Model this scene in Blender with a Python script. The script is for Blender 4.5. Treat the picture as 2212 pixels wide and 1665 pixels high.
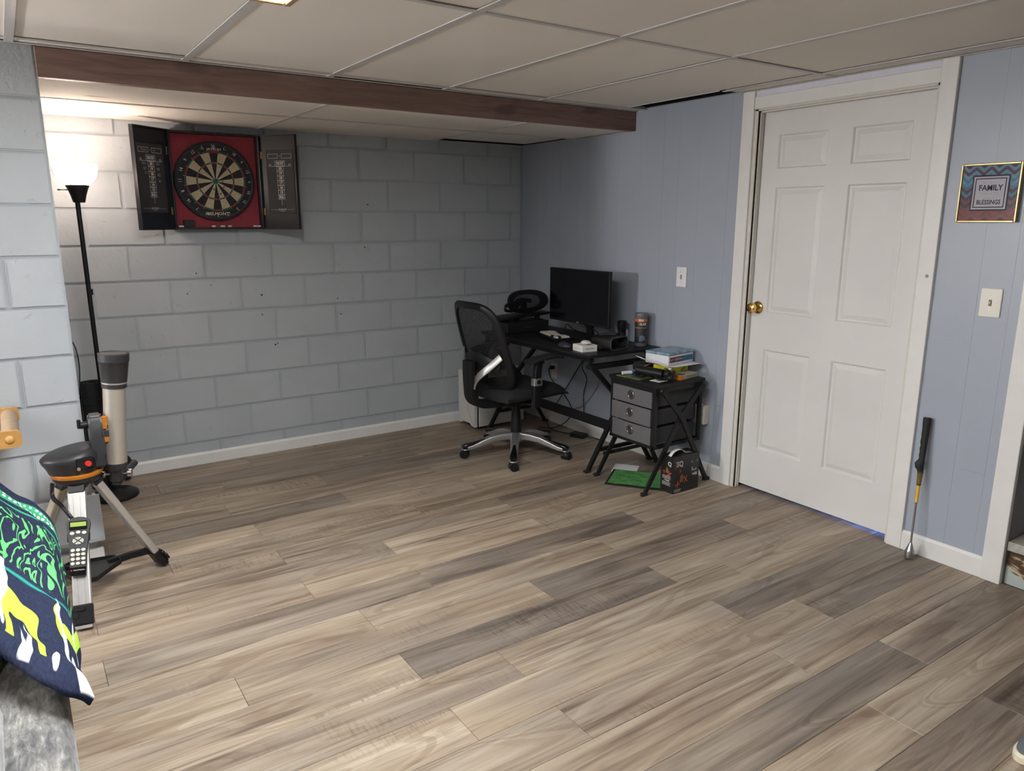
import bpy, bmesh, math, random
from mathutils import Vector, Matrix, Euler
random.seed(7)
for o in list(bpy.data.objects): bpy.data.objects.remove(o, do_unlink=True)
SC = bpy.context.scene
COL = SC.collection
PI = math.pi

# ------------------------------------------------------------------ camera, world, exposure
cam = bpy.data.cameras.new('camera'); camo = bpy.data.objects.new('camera', cam); COL.objects.link(camo)
RX = Vector((0.8280, -0.5607, 0.0010)); RD = Vector((-0.1220, -0.1800, -0.9761)); RF = Vector((0.5475, 0.8081, -0.2175))
RF.normalize(); RX = (RX - RF * RX.dot(RF)).normalized(); RD = RF.cross(RX)
m = Matrix.Identity(4)
for i in range(3):
    m[i][0] = RX[i]; m[i][1] = -RD[i]; m[i][2] = -RF[i]
m[0][3], m[1][3], m[2][3] = -3.336, -4.7938, 1.5019
camo.matrix_world = m
cam.sensor_fit = 'HORIZONTAL'; cam.sensor_width = 36.0; cam.lens = 1597.34 / 2212 * 36.0
cam.clip_start = 0.02; cam.clip_end = 60
SC.camera = camo
w = bpy.data.worlds.new('basement'); SC.world = w; w.use_nodes = True
w.node_tree.nodes['Background'].inputs[0].default_value = (0.5, 0.55, 0.6, 1)
w.node_tree.nodes['Background'].inputs[1].default_value = 0.02
SC.view_settings.view_transform = 'Standard'; SC.view_settings.look = 'None'
SC.view_settings.exposure = 1.32; SC.view_settings.gamma = 1.0; SC.view_settings.use_curve_mapping = False
FIXTURE_POWER = 15.2
FIXTURE_COLOR = (0.97, 0.985, 1.0)
LAMP_POWER = 0.9       # watts of the torchiere bulb
LAMP_COLOR = (1.0, 0.80, 0.66)
LAMP2_POWER = 136.0     # watts of the second floor lamp, left of the block wall end
LAMP2_COLOR = (1.0, 0.96, 0.93)

# ------------------------------------------------------------------ material helpers
def srgb(r, g, b):
    f = lambda c: (c / 255 / 12.92) if c <= 10 else (((c / 255 + .055) / 1.055) ** 2.4)
    return (f(r), f(g), f(b), 1.0)

class NT:
    def __init__(s, name):
        s.m = bpy.data.materials.new(name); s.m.use_nodes = True
        s.t = s.m.node_tree; s.n = s.t.nodes; s.b = s.n['Principled BSDF']
    def node(s, typ, **kw):
        n = s.n.new(typ)
        for k, v in kw.items(): setattr(n, k, v)
        return n
    def link(s, a, b): s.t.links.new(a, b)
    def val(s, sock, v):
        if hasattr(v, 'is_output') or isinstance(v, bpy.types.NodeSocket): s.link(v, sock)
        else: sock.default_value = v
    def math(s, op, a, b=0.0, c=None, clamp=False):
        n = s.node('ShaderNodeMath', operation=op); n.use_clamp = clamp
        s.val(n.inputs[0], a); s.val(n.inputs[1], b)
        if c is not None: s.val(n.inputs[2], c)
        return n.outputs[0]
    def mix(s, fac, a, b, blend='MIX'):
        n = s.node('ShaderNodeMix', data_type='RGBA', blend_type=blend)
        s.val(n.inputs[0], fac); s.val(n.inputs[6], a); s.val(n.inputs[7], b)
        return n.outputs[2]
    def coord(s, kind='Object', scale=(1, 1, 1), rot=(0, 0, 0), off=None):
        c = s.node('ShaderNodeTexCoord'); mp = s.node('ShaderNodeMapping')
        mp.inputs['Scale'].default_value = scale; mp.inputs['Rotation'].default_value = rot
        s.link(c.outputs[kind], mp.inputs[0])
        if off is not None: s.link(off, mp.inputs['Location'])
        return mp.outputs[0]
    def noise(s, vec, scale=5, detail=4, rough=.5, dist=0.0):
        n = s.node('ShaderNodeTexNoise'); s.link(vec, n.inputs['Vector'])
        n.inputs['Scale'].default_value = scale; n.inputs['Detail'].default_value = detail
        n.inputs['Roughness'].default_value = rough; n.inputs['Distortion'].default_value = dist
        return n.outputs['Fac']
    def ramp(s, fac, stops, interp='LINEAR'):
        n = s.node('ShaderNodeValToRGB'); s.link(fac, n.inputs[0]); r = n.color_ramp; r.interpolation = interp
        while len(r.elements) < len(stops): r.elements.new(.5)
        for e, (p, c) in zip(r.elements, stops):
            e.position = p; e.color = c if len(c) == 4 else (*c, 1)
        return n.outputs[0]
    def bump(s, h, strength=.3, dist=.01):
        n = s.node('ShaderNodeBump'); n.inputs['Strength'].default_value = strength; n.inputs['Distance'].default_value = dist
        s.link(h, n.inputs['Height']); s.link(n.outputs[0], s.b.inputs['Normal'])
    def base(s, v): s.val(s.b.inputs['Base Color'], v)
    def set(s, rough=.5, metal=0, spec=None, coat=0):
        s.val(s.b.inputs['Roughness'], rough); s.b.inputs['Metallic'].default_value = metal
        if spec is not None: s.b.inputs['Specular IOR Level'].default_value = spec
        s.b.inputs['Coat Weight'].default_value = coat

MATS = {}
def plain(name, col, rough=.5, metal=0, var=.08, bump=0.0, scale=40, spec=None, coat=0):
    if name in MATS: return MATS[name]
    t = NT(name); v = t.coord('Object'); f = t.noise(v, scale, 3)
    c = tuple(col[:3])
    t.base(t.ramp(f, [(.25, tuple(x * (1 - var) for x in c)), (.75, tuple(min(1, x * (1 + var)) for x in c))]))
    t.set(rough, metal, spec, coat)
    if bump: t.bump(t.noise(v, scale * 3, 4), bump, .002)
    MATS[name] = t.m
    return t.m

def emit(name, col, strength):
    t = NT(name); t.base((0.8, 0.8, 0.8, 1))
    t.b.inputs['Emission Color'].default_value = (*col[:3], 1); t.b.inputs['Emission Strength'].default_value = strength
    MATS[name] = t.m
    return t.m

# ------------------------------------------------------------------ geometry helpers
WL = {}       # world location of every parent (None: parts are given in the parent's own coordinates)
def setp(o, label=None, cat=None, group=None, kind=None):
    if label: o['label'] = label
    if cat: o['category'] = cat
    if group: o['group'] = group
    if kind: o['kind'] = kind
    return o

def thing(name, label, cat, loc=(0, 0, 0), rotz=0.0, group=None, kind=None, local=False):
    o = bpy.data.objects.new(name, None); COL.objects.link(o); o.empty_display_size = .05
    o.location = loc; o.rotation_euler = (0, 0, rotz)
    WL[o.name] = None if (local or rotz) else Vector(loc)
    return setp(o, label, cat, group, kind)

def obj(name, bm, mat, parent=None, smooth=False, label=None, cat=None, group=None, kind=None, angle=None):
    me = bpy.data.meshes.new(name)
    bmesh.ops.recalc_face_normals(bm, faces=bm.faces)
    bm.to_mesh(me); bm.free()
    for mt in (mat if isinstance(mat, (list, tuple)) else [mat]): me.materials.append(mt)
    if smooth:
        for p in me.polygons: p.use_smooth = True
        if angle is not None:
            me.set_sharp_from_angle(angle=math.radians(angle))
    o = bpy.data.objects.new(name, me); COL.objects.link(o)
    if parent:
        o.parent = parent; pl = WL.get(parent.name)
        if pl is not None and pl.length > 0: me.transform(Matrix.Translation(-pl))
        WL[o.name] = pl
    else:
        xs = [v.co for v in me.vertices]
        c = Vector((sum(v.x for v in xs) / len(xs), sum(v.y for v in xs) / len(xs), min(v.z for v in xs)))
        me.transform(Matrix.Translation(-c)); o.location = c; WL[o.name] = c
    return setp(o, label, cat, group, kind)

def inst(name, mesh, loc, parent, rot=(0, 0, 0), scale=(1, 1, 1), color=None):
    o = bpy.data.objects.new(name, mesh); COL.objects.link(o); o.parent = parent
    pl = WL.get(parent.name)
    o.location = Vector(loc) - (pl if pl is not None else Vector((0, 0, 0)))
    o.rotation_euler = rot; o.scale = scale
    if color: o.color = color
    WL[o.name] = Vector(loc)
    return o

def B(): return bmesh.new()

def box(bm, lo, hi, bevel=0.0, seg=2, M=None, mi=0):
    lo = Vector(lo); hi = Vector(hi)
    r = bmesh.ops.create_cube(bm, size=1.0)
    vs = r['verts']
    bmesh.ops.scale(bm, vec=hi - lo, verts=vs); bmesh.ops.translate(bm, vec=(lo + hi) / 2, verts=vs)
    fs = list({f for v in vs for f in v.link_faces})
    if bevel > 0:
        es = list({e for v in vs for e in v.link_edges})
        r2 = bmesh.ops.bevel(bm, geom=es, offset=bevel, segments=seg, affect='EDGES', profile=.5)
        vs = list({v for f in r2['faces'] for v in f.verts} | {v for v in vs if v.is_valid})
        fs = list({f for v in vs for f in v.link_faces})
    for f in fs: f.material_index = mi
    if M is not None: bmesh.ops.transform(bm, matrix=M, verts=vs)
    return vs

def cyl(bm, p0, p1, r0, r1=None, n=20, caps=True, mi=0):
    p0 = Vector(p0); p1 = Vector(p1); d = p1 - p0; r1 = r0 if r1 is None else r1
    r = bmesh.ops.create_cone(bm, cap_ends=caps, segments=n, radius1=max(r0, 1e-5), radius2=max(r1, 1e-5), depth=d.length)
    M = Matrix.Translation((p0 + p1) / 2) @ d.to_track_quat('Z', 'Y').to_matrix().to_4x4()
    bmesh.ops.transform(bm, matrix=M, verts=r['verts'])
    for f in {f for v in r['verts'] for f in v.link_faces}: f.material_index = mi
    return r['verts']

def sph(bm, c, r, u=16, v=10, scale=(1, 1, 1), M=None):
    q = bmesh.ops.create_uvsphere(bm, u_segments=u, v_segments=v, radius=r)['verts']
    bmesh.ops.scale(bm, vec=scale, verts=q)
    if M is not None: bmesh.ops.transform(bm, matrix=M, verts=q)
    bmesh.ops.translate(bm, vec=c, verts=q)
    return q

def lathe(bm, prof, n=32, M=None, mi=0):
    rings = []
    for r, z in prof:
        if r < 1e-6: rings.append([bm.verts.new((0, 0, z))])
        else: rings.append([bm.verts.new((r * math.cos(2 * PI * k / n), r * math.sin(2 * PI * k / n), z)) for k in range(n)])
    for a, b in zip(rings, rings[1:]):
        for k in range(n):
            k2 = (k + 1) % n
            if len(a) == 1 and len(b) == 1: continue
            if len(a) == 1: f = bm.faces.new((a[0], b[k], b[k2]))
            elif len(b) == 1: f = bm.faces.new((a[k], a[k2], b[0]))
            else: f = bm.faces.new((a[k], a[k2], b[k2], b[k]))
            f.material_index = mi
    vs = [v for r in rings for v in r]
    if M is not None: bmesh.ops.transform(bm, matrix=M, verts=vs)
    return vs

def sweep(bm, pts, prof, closed_prof=True, up=(0, 0, 1), scales=None, caps=True):
    """sweep a 2D profile (list of (a,b)) along 3D points"""
    pts = [Vector(p) for p in pts]; up = Vector(up); rings = []
    for i, p in enumerate(pts):
        t = (pts[min(i + 1, len(pts) - 1)] - pts[max(i - 1, 0)]).normalized()
        s = t.cross(up)
        if s.length < 1e-4: s = t.cross(Vector((1, 0, 0)))
        s.normalize(); u = s.cross(t).normalized(); k = scales[i] if scales else 1.0
        ka, kb = k if isinstance(k, tuple) else (k, k)
        rings.append([bm.verts.new(p + s * a * ka + u * b * kb) for a, b in prof])
    n = len(prof)
    for a, b in zip(rings, rings[1:]):
        for k in range(n if closed_prof else n - 1):
            k2 = (k + 1) % n
            bm.faces.new((a[k], a[k2], b[k2], b[k]))
    if caps and closed_prof:
        bm.faces.new(rings[0][::-1]); bm.faces.new(rings[-1])
    return [v for r in rings for v in r]

def circ(r, n=10): return [(r * math.cos(2 * PI * k / n), r * math.sin(2 * PI * k / n)) for k in range(n)]
def rect(a, b): return [(-a, -b), (a, -b), (a, b), (-a, b)]
def rrect(a, b, r, n=4):
    out = []
    for cx, cy, a0 in ((a - r, b - r, 0), (-a + r, b - r, PI / 2), (-a + r, -b + r, PI), (a - r, -b + r, 1.5 * PI)):
        for k in range(n + 1):
            t = a0 + PI / 2 * k / n
            out.append((cx + r * math.cos(t), cy + r * math.sin(t)))
    return out

def tube(bm, pts, r, n=8, scales=None): return sweep(bm, pts, circ(r, n), scales=scales)

def smoothpts(pts, n=8):
    """Catmull-Rom through points"""
    P = [Vector(p) for p in pts]; out = []
    for i in range(len(P) - 1):
        p0 = P[max(i - 1, 0)]; p1 = P[i]; p2 = P[i + 1]; p3 = P[min(i + 2, len(P) - 1)]
        for k in range(n):
            t = k / n
            out.append(.5 * ((2 * p1) + (p2 - p0) * t + (2 * p0 - 5 * p1 + 4 * p2 - p3) * t * t + (3 * p1 - p0 - 3 * p2 + p3) * t ** 3))
    out.append(P[-1]); return out

def prism(bm, poly, d0, d1, M, mi=0):
    """polygon in local xy, extruded along local z, placed by M"""
    a = [bm.verts.new(M @ Vector((x, y, d0))) for x, y in poly]
    b = [bm.verts.new(M @ Vector((x, y, d1))) for x, y in poly]
    n = len(poly)
    fs = [bm.faces.new(a[::-1]), bm.faces.new(b)]
    for k in range(n): fs.append(bm.faces.new((a[k], a[(k + 1) % n], b[(k + 1) % n], b[k])))
    for f in fs: f.material_index = mi
    return a + b

def frame(origin, xdir, ydir):
    """matrix whose local x,y axes lie along the given world directions"""
    x = Vector(xdir).normalized(); y = Vector(ydir); y = (y - x * y.dot(x)).normalized(); z = x.cross(y)
    M = Matrix.Identity(4)
    for i in range(3): M[i][0] = x[i]; M[i][1] = y[i]; M[i][2] = z[i]; M[i][3] = origin[i]
    return M

def flat(bm, poly, M, mi=0):
    f = bm.faces.new([bm.verts.new(M @ Vector((x, y, 0))) for x, y in poly]); f.material_index = mi
    return f

def text(bm, s, size, M, align='CENTER', sx=1.0, bold=0.0, mi=0):
    cu = bpy.data.curves.new('lettering', 'FONT'); cu.body = s; cu.size = size; cu.align_x = align; cu.align_y = 'CENTER'
    cu.resolution_u = 2; cu.offset = bold
    to = bpy.data.objects.new('lettering', cu); COL.objects.link(to)
    bpy.context.view_layer.update()
    dg = bpy.context.evaluated_depsgraph_get()
    me = bpy.data.meshes.new_from_object(to.evaluated_get(dg))
    bpy.data.objects.remove(to, do_unlink=True); bpy.data.curves.remove(cu)
    n0 = len(bm.verts); f0 = len(bm.faces)
    me.transform(M @ Matrix.Diagonal((sx, 1, 1, 1)))
    bm.from_mesh(me); bpy.data.meshes.remove(me)
    bm.faces.ensure_lookup_table()
    for f in bm.faces[f0:]: f.material_index = mi

def stroke(bm, pts, wdt, M, mi=0):
    """flat hand-drawn line of constant width in the xy plane of M"""
    P = [Vector((x, y, 0)) for x, y in pts]
    L = []; R_ = []
    for i, p in enumerate(P):
        t = (P[min(i + 1, len(P) - 1)] - P[max(i - 1, 0)]).normalized(); nrm = Vector((-t.y, t.x, 0)) * wdt / 2
        L.append(bm.verts.new(M @ (p + nrm))); R_.append(bm.verts.new(M @ (p - nrm)))
    for i in range(len(P) - 1):
        f = bm.faces.new((L[i], L[i + 1], R_[i + 1], R_[i])); f.material_index = mi

def rectline(bm, x0, y0, x1, y1, wdt, M, mi=0):
    for a, b, c, d in ((x0, y0, x1, y0 + wdt), (x0, y1 - wdt, x1, y1), (x0, y0, x0 + wdt, y1), (x1 - wdt, y0, x1, y1)):
        flat(bm, [(a, b), (c, b), (c, d), (a, d)], M, mi)
# ------------------------------------------------------------------ surface materials
def mat_block():
    t = NT('painted_block'); v = t.coord('Object'); oi = t.node('ShaderNodeObjectInfo')
    vv = t.node('ShaderNodeVectorMath', operation='ADD'); t.link(v, vv.inputs[0])
    cx = t.node('ShaderNodeCombineXYZ')
    for k in range(3): t.link(t.math('MULTIPLY', oi.outputs['Random'], 13.0 * (k + 1)), cx.inputs[k])
    t.link(cx.outputs[0], vv.inputs[1]); p = vv.outputs[0]
    big = t.noise(p, 3.0, 3); fine = t.noise(p, 55, 6, .6); pit = t.noise(p, 26, 2, .5)
    c = t.ramp(big, [(.3, (0.385, 0.412, 0.432)), (.7, (0.425, 0.452, 0.472))])
    pits = t.ramp(pit, [(.27, (0, 0, 0)), (.31, (1, 1, 1))])
    c = t.mix(t.math('MULTIPLY', t.math('SUBTRACT', 1.0, pits), .12), c, (0.2, 0.22, 0.23, 1))
    t.base(c); t.set(.42, spec=.4)
    h = t.math('ADD', t.math('MULTIPLY', fine, .6), t.math('MULTIPLY', pits, .5))
    h = t.math('ADD', h, t.math('MULTIPLY', t.noise(p, 12, 2), .6))
    t.bump(h, .38, .006); return t.m
BLOCK = mat_block()
MORTAR = plain('painted_mortar', (0.36, 0.385, 0.405), .5, var=.05, bump=.3, scale=20)

def mat_panelwall():
    t = NT('painted_panelling'); v = t.coord('Object'); c = t.noise(v, 1.5, 3)
    t.base(t.ramp(c, [(.3, (0.322, 0.355, 0.412)), (.7, (0.352, 0.385, 0.442))])); t.set(.36, spec=.45)
    g = t.noise(t.coord('Object', (60, 60, 2.5)), 1.0, 4); t.bump(g, .09, .003); return t.m
PANEL = mat_panelwall()
WHITE = plain('white_trim_paint', (0.70, 0.69, 0.665), .4, var=.04, bump=.12, scale=9)
def mat_door():
    t = NT('white_door_paint'); v = t.coord('Object')
    base = t.ramp(t.noise(v, 2.2, 3), [(.3, (0.63, 0.622, 0.60)), (.7, (0.69, 0.682, 0.66))])
    sc = t.noise(t.coord('Object', (8, 30, 9)), 2.0, 5, .7)
    sm = t.ramp(sc, [(.70, (0, 0, 0)), (.76, (1, 1, 1))])
    t.base(t.mix(t.math('MULTIPLY', sm, .16), base, (0.30, 0.29, 0.27, 1))); t.set(.45)
    t.bump(t.noise(t.coord('Object', (40, 40, 3)), 2.0, 3), .06, .003); return t.m
DOORM = mat_door()

def mat_plank():
    t = NT('vinyl_plank'); oi = t.node('ShaderNodeObjectInfo')
    off = t.node('ShaderNodeCombineXYZ')
    for k, s in enumerate((37.0, 91.0, 11.0)): t.link(t.math('MULTIPLY', oi.outputs['Random'], s), off.inputs[k])
    tc = t.node('ShaderNodeTexCoord')
    def sp(scale):
        a = t.node('ShaderNodeMapping'); a.inputs['Scale'].default_value = scale
        t.link(tc.outputs['Object'], a.inputs[0]); t.link(off.outputs[0], a.inputs['Location']); return a.outputs[0]
    def win(x, a, b): return t.ramp(x, [(a, (0, 0, 0)), (b, (1, 1, 1))])
    streak = t.noise(sp((.8, 9.0, 1)), 1.4, 4, .5, .9)               # broad soft bands along the board
    fine = t.noise(sp((2.2, 62, 1)), 1.3, 5, .65, .4)               # thin grain
    vein = t.noise(sp((.55, 13, 1)), 1.2, 5, .55, 1.5)              # dark brown veins
    swirl = t.noise(sp((.75, 4.6, 1)), 1.0, 1, .3, 1.2)
    rings = t.math('SINE', t.math('MULTIPLY', swirl, 95.0))          # cathedral figure
    mod = t.noise(sp((.8, 2.2, 1)), 1.4, 2)
    tone = t.noise(sp((1.1, 1.6, 1)), 1.2, 2)
    ticks = t.noise(sp((75, 9, 1)), 1.3, 4, .7)                      # cross-cut saw marks
    patch = win(t.noise(sp((1.2, 3.5, 1)), 1.1, 2), .55, .66)
    light = t.ramp(streak, [(.28, (0.205, 0.150, 0.108)), (.42, (0.300, 0.232, 0.168)), (.56, (0.375, 0.303, 0.226)), (.72, (0.455, 0.385, 0.298))])
    dark = t.ramp(streak, [(.30, (0.082, 0.066, 0.055)), (.50, (0.150, 0.124, 0.103)), (.72, (0.235, 0.200, 0.168))])
    sepc = t.node('ShaderNodeSeparateColor'); t.link(oi.outputs['Color'], sepc.inputs[0])
    dk = t.math('MULTIPLY', sepc.outputs[0], t.math('ADD', .55, t.math('MULTIPLY', win(tone, .35, .6), .45)))
    c = t.mix(dk, light, dark)
    c = t.mix(t.math('MULTIPLY', t.math('MULTIPLY', win(mod, .45, .62), sepc.outputs[1]), .55), c, (0.195, 0.168, 0.145, 1))
    v1 = t.math('MULTIPLY', t.ramp(vein, [(.31, (1, 1, 1)), (.42, (0, 0, 0))]), .80)
    c = t.mix(v1, c, t.mix(sepc.outputs[0], (0.135, 0.092, 0.066, 1), (0.055, 0.043, 0.037, 1)))
    c = t.mix(t.math('MULTIPLY', win(vein, .60, .72), .35), c, (0.46, 0.385, 0.29, 1))
    g = t.ramp(fine, [(.30, (0.60, 0.57, 0.54)), (.50, (1, 1, 1)), (.8, (1.12, 1.12, 1.12))])
    c = t.mix(.8, c, g, 'MULTIPLY')
    rg = t.ramp(rings, [(.0, (0.74, 0.69, 0.64)), (.35, (1, 1, 1))])
    c = t.mix(t.math('MULTIPLY', t.ramp(swirl, [(.40, (0, 0, 0)), (.50, (1, 1, 1)), (.62, (0, 0, 0))]), .75), c, t.mix(1.0, c, rg, 'MULTIPLY'))
    tk = t.ramp(ticks, [(.38, (0.60, 0.56, 0.52)), (.52, (1, 1, 1))])
    c = t.mix(t.math('MULTIPLY', patch, .85), c, t.mix(1.0, c, tk, 'MULTIPLY'))
    t.base(c)
    t.set(t.math('ADD', .40, t.math('MULTIPLY', fine, .14)), spec=.42)
    h = t.math('ADD', t.math('MULTIPLY', fine, .7), t.math('MULTIPLY', t.math('MULTIPLY', ticks, patch), 1.2))
    t.bump(h, .16, .0025); return t.m
PLANK = mat_plank()
SUBFLOOR = plain('subfloor', (0.06, 0.05, 0.04), .8)

def mat_tile():
    t = NT('ceiling_tile'); v = t.coord('Object'); oi = t.node('ShaderNodeObjectInfo')
    f = t.noise(v, 260, 3, .7); g = t.noise(v, 1.2, 2)
    c = t.ramp(g, [(.3, (0.73, 0.685, 0.63)), (.7, (0.78, 0.735, 0.68))])
    st = t.noise(t.coord('Object', (1, 1, 1)), 5.5, 2); mk = t.ramp(st, [(.80, (0, 0, 0)), (.82, (1, 1, 1))])
    c = t.mix(t.math('MULTIPLY', mk, .5), c, (0.30, 0.20, 0.09, 1))
    t.base(t.mix(t.math('MULTIPLY', oi.outputs['Random'], .10), c, (0.50, 0.48, 0.44, 1))); t.set(.75, spec=.2); t.bump(f, .25, .002); return t.m
TILE = mat_tile()
GRID = plain('ceiling_grid_paint', (0.52, 0.51, 0.50), .45, var=.03)
VOID = plain('dark_void', (0.012, 0.012, 0.014), .9)  # near-black colour stands in for shade above the ceiling; also fills nail holes

def mat_beam():
    t = NT('stained_beam_wood'); f = t.noise(t.coord('Object', (2.0, 14, 22)), 1.6, 6, .6, .8)
    k = t.noise(t.coord('Object', (2.4, 1, 5)), 1.1, 2); kn = t.ramp(k, [(.64, (0, 0, 0)), (.74, (1, 1, 1))])
    c = t.ramp(f, [(.25, (0.135, 0.082, 0.066)), (.5, (0.205, 0.128, 0.106)), (.8, (0.27, 0.172, 0.142))])
    t.base(t.mix(t.math('MULTIPLY', kn, .6), c, (0.085, 0.052, 0.048, 1))); t.set(.5, spec=.35); t.bump(f, .15, .002); return t.m
BEAM = mat_beam()

# ------------------------------------------------------------------ floor
fl = B(); box(fl, (-6.2, -7.6, -.12), (1.5, .3, -.005))
floor = obj('floor', fl, SUBFLOOR, kind='structure', label='wood look plank floor in tan and grey brown')
PW, PLN = .1817, 1.2160
def plank_mesh(L, W):
    bm = B(); box(bm, (-L / 2 + .0006, -W / 2 + .0006, -.004), (L / 2 - .0006, W / 2 - .0006, 0))
    es = [e for e in bm.edges if all(v.co.z > -.001 for v in e.verts)]
    bmesh.ops.bevel(bm, geom=es, offset=.0009, segments=1, affect='EDGES')
    me = bpy.data.meshes.new('plank'); bm.to_mesh(me); bm.free(); me.materials.append(PLANK); return me
PM = {}
# one end joint (x) for every row whose far edge is at y; (dark boards by row: x of the board's left end)
JOINT = {-9: -2.45, -8: -1.93, -7: -1.30, -6: -1.925, -5: -2.455, -4: -2.893, -3: -1.237, -2: -2.0, -1: -2.455, 0: -2.006, 1: -2.346, 2: -1.65,
         3: -2.345, 4: -2.05, 5: -2.345, 6: -2.06, 7: -1.235, 8: -2.064, 9: -1.234, 10: -2.10, -10: -1.55, -11: -2.2, -12: -1.75}
DARK = {(0, -2.006): 1, (2, -1.65): .95, (3, -2.345): 1, (5, -1.125): .9, (6, -.839): .75, (8, -2.064): .95, (-8, -1.93): .8, (-6, -3.14): .75,
        (-3, -1.237): .75, (-9, -2.45): .6, (10, -2.10): .6, (1, -1.13): .35, (-2, -3.21): .3, (4, -3.27): .25, (0, -3.22): .7, (8, -.848): .4, (10, -.88): .75, (9, -.02): .5}
LIGHT = {(9, -2.45), (4, -.834), (5, -3.56), (2, -4.08), (-1, -2.455), (-2, -2.0), (-5, -3.67), (-8, -3.14)}
rnd = random.Random(3)
for r in range(-12, 31):
    y1 = -2.07 - PW * r; y0 = y1 - PW
    if y1 > .02: y1 = .02
    j = JOINT.get(r, -rnd.uniform(0, 1.2))
    k = math.floor((-6.2 - j) / PLN)
    x = j + k * PLN
    while x < .02:
        xa, xb = max(x, -6.2), min(x + PLN, .11 if -3.1 < (y0 + y1) / 2 < -2.12 else .012)
        if xb - xa > .03:
            key = (round(xb - xa, 3), round(y1 - y0, 3))
            if key not in PM: PM[key] = plank_mesh(*key)
            d = 0.0
            for (rr, xx), dv in DARK.items():
                if rr == r and abs(xx - x) < .06: d = dv
            lt = any(rr == r and abs(xx - x) < .1 for rr, xx in LIGHT)
            if d == 0 and not lt: d = rnd.choice((0, .05, .1, .15, .25, .3))
            inst('plank', PM[key], ((xa + xb) / 2, (y0 + y1) / 2, 0), floor, color=(d, 0.15 if lt else rnd.uniform(.45, 1.0), 0, 1))
        x += PLN

# ------------------------------------------------------------------ block walls
def block_mesh(L, H):
    bm = B(); box(bm, (-L / 2, 0, -H / 2), (L / 2, .05, H / 2))
    es = [e for e in bm.edges if all(v.co.y < .001 for v in e.verts)]
    bmesh.ops.bevel(bm, geom=es, offset=.006, segments=2, affect='EDGES')
    me = bpy.data.meshes.new('block'); bm.to_mesh(me); bm.free(); me.materials.append(BLOCK); return me
BMS = {}
def lay(parent, y, xa, xb, z0, ztop, joints):
    n = -1
    while True:
        za = z0 + .2032 * n; zb = za + .2032
        if za >= ztop: break
        za2, zb2 = max(za, 0), min(zb, ztop); js = sorted(x for x in joints(n) if xa + .03 < x < xb - .03)
        ed = [xa] + js + [xb]
        for a, b in zip(ed, ed[1:]):
            L = round(b - a - (.010 if a > xa else 0), 4); H = round(zb2 - za2 - .009, 4)
            if (L, H) not in BMS: BMS[(L, H)] = block_mesh(L, H)
            inst('block', BMS[(L, H)], ((a + b) / 2, y + rnd.uniform(-.0012, .0012), (za2 + zb2) / 2), parent)
        n += 1
bm = B(); box(bm, (-4.6, .009, 0), (.12, .2, 2.5))
wall_back = obj('wall_back', bm, MORTAR, kind='structure', label='grey painted concrete block wall behind the dartboard')
lay(wall_back, 0, -4.6, 0, .138, 2.16, lambda n: [-(.102 + .4064 * (k + (.5 if n % 2 else 0))) for k in range(-1, 12)])
# nail holes left in the paint
for hx, hz, hr_ in ((-1.265, 1.607, .0042), (-1.30, 1.325, .0042), (-1.51, .99, .004), (-1.49, .885, .004), (-2.01, 1.04, .0055), (-2.015, .915, .004), (-1.945, .715, .0055), (-1.93, .722, .004), (-2.39, 1.19, .004), (-2.31, 1.115, .003), (-2.45, 1.07, .004)):
    bm = B(); cyl(bm, (hx, -.0022, hz), (hx, .001, hz), hr_, n=10); obj('nail_hole', bm, VOID, wall_back)
bm = B(); box(bm, (-6.2, -1.226, 0), (-3.149, -1.04, 2.5))
wall_left = obj('wall_left', bm, MORTAR, kind='structure', label='pale blue grey block wall end beside the telescope')
lay(wall_left, -1.235, -6.2, -3.143, .135, 2.20, lambda n: [-3.343 - .4064 * (k + (0 if n % 2 else .5)) for k in range(0, 9)])
# return face of the block wall end
bm = B(); box(bm, (-3.150, -1.229, 0), (-3.144, -1.04, 2.2)); obj('return_face', bm, BLOCK, wall_left)
# sloped painted skirt and baseboard round the foot of the wall end
bm = B()
prism(bm, [(-1.236, .33), (-1.236, .13), (-1.285, .13), (-1.285, .145), (-1.246, .33)], -5.2, -3.118, frame((0, 0, 0), (0, 1, 0), (0, 0, 1)))
obj('trim_5', bm, BLOCK, kind='structure', label='sloped grey painted ledge board at the foot of the block wall')
bm = B(); box(bm, (-5.2, -1.262, 0), (-3.126, -1.236, .085), .003, 2)
obj('baseboard_left', bm, WHITE, kind='structure', label='cream baseboard at the block wall end behind the tripod')
bm = B(); box(bm, (-3.105, -.55, 0), (-3.078, -.47, .05), .003, 1); box(bm, (-3.11, -.56, .05), (-3.088, -.48, .09), .003, 1)
obj('trim_6', bm, WHITE, kind='structure', label='small white trim end blocks on the floor behind the wall end')

bm = B(); prism(bm, [(0, 0), (-.014, 0), (-.014, .062), (-.006, .075), (0, .075)], -4.6, -.02, frame((0, 0, 0), (0, 1, 0), (0, 0, 1)))
obj('baseboard_back', bm, WHITE, kind='structure', label='white baseboard along the grey block wall')

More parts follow.
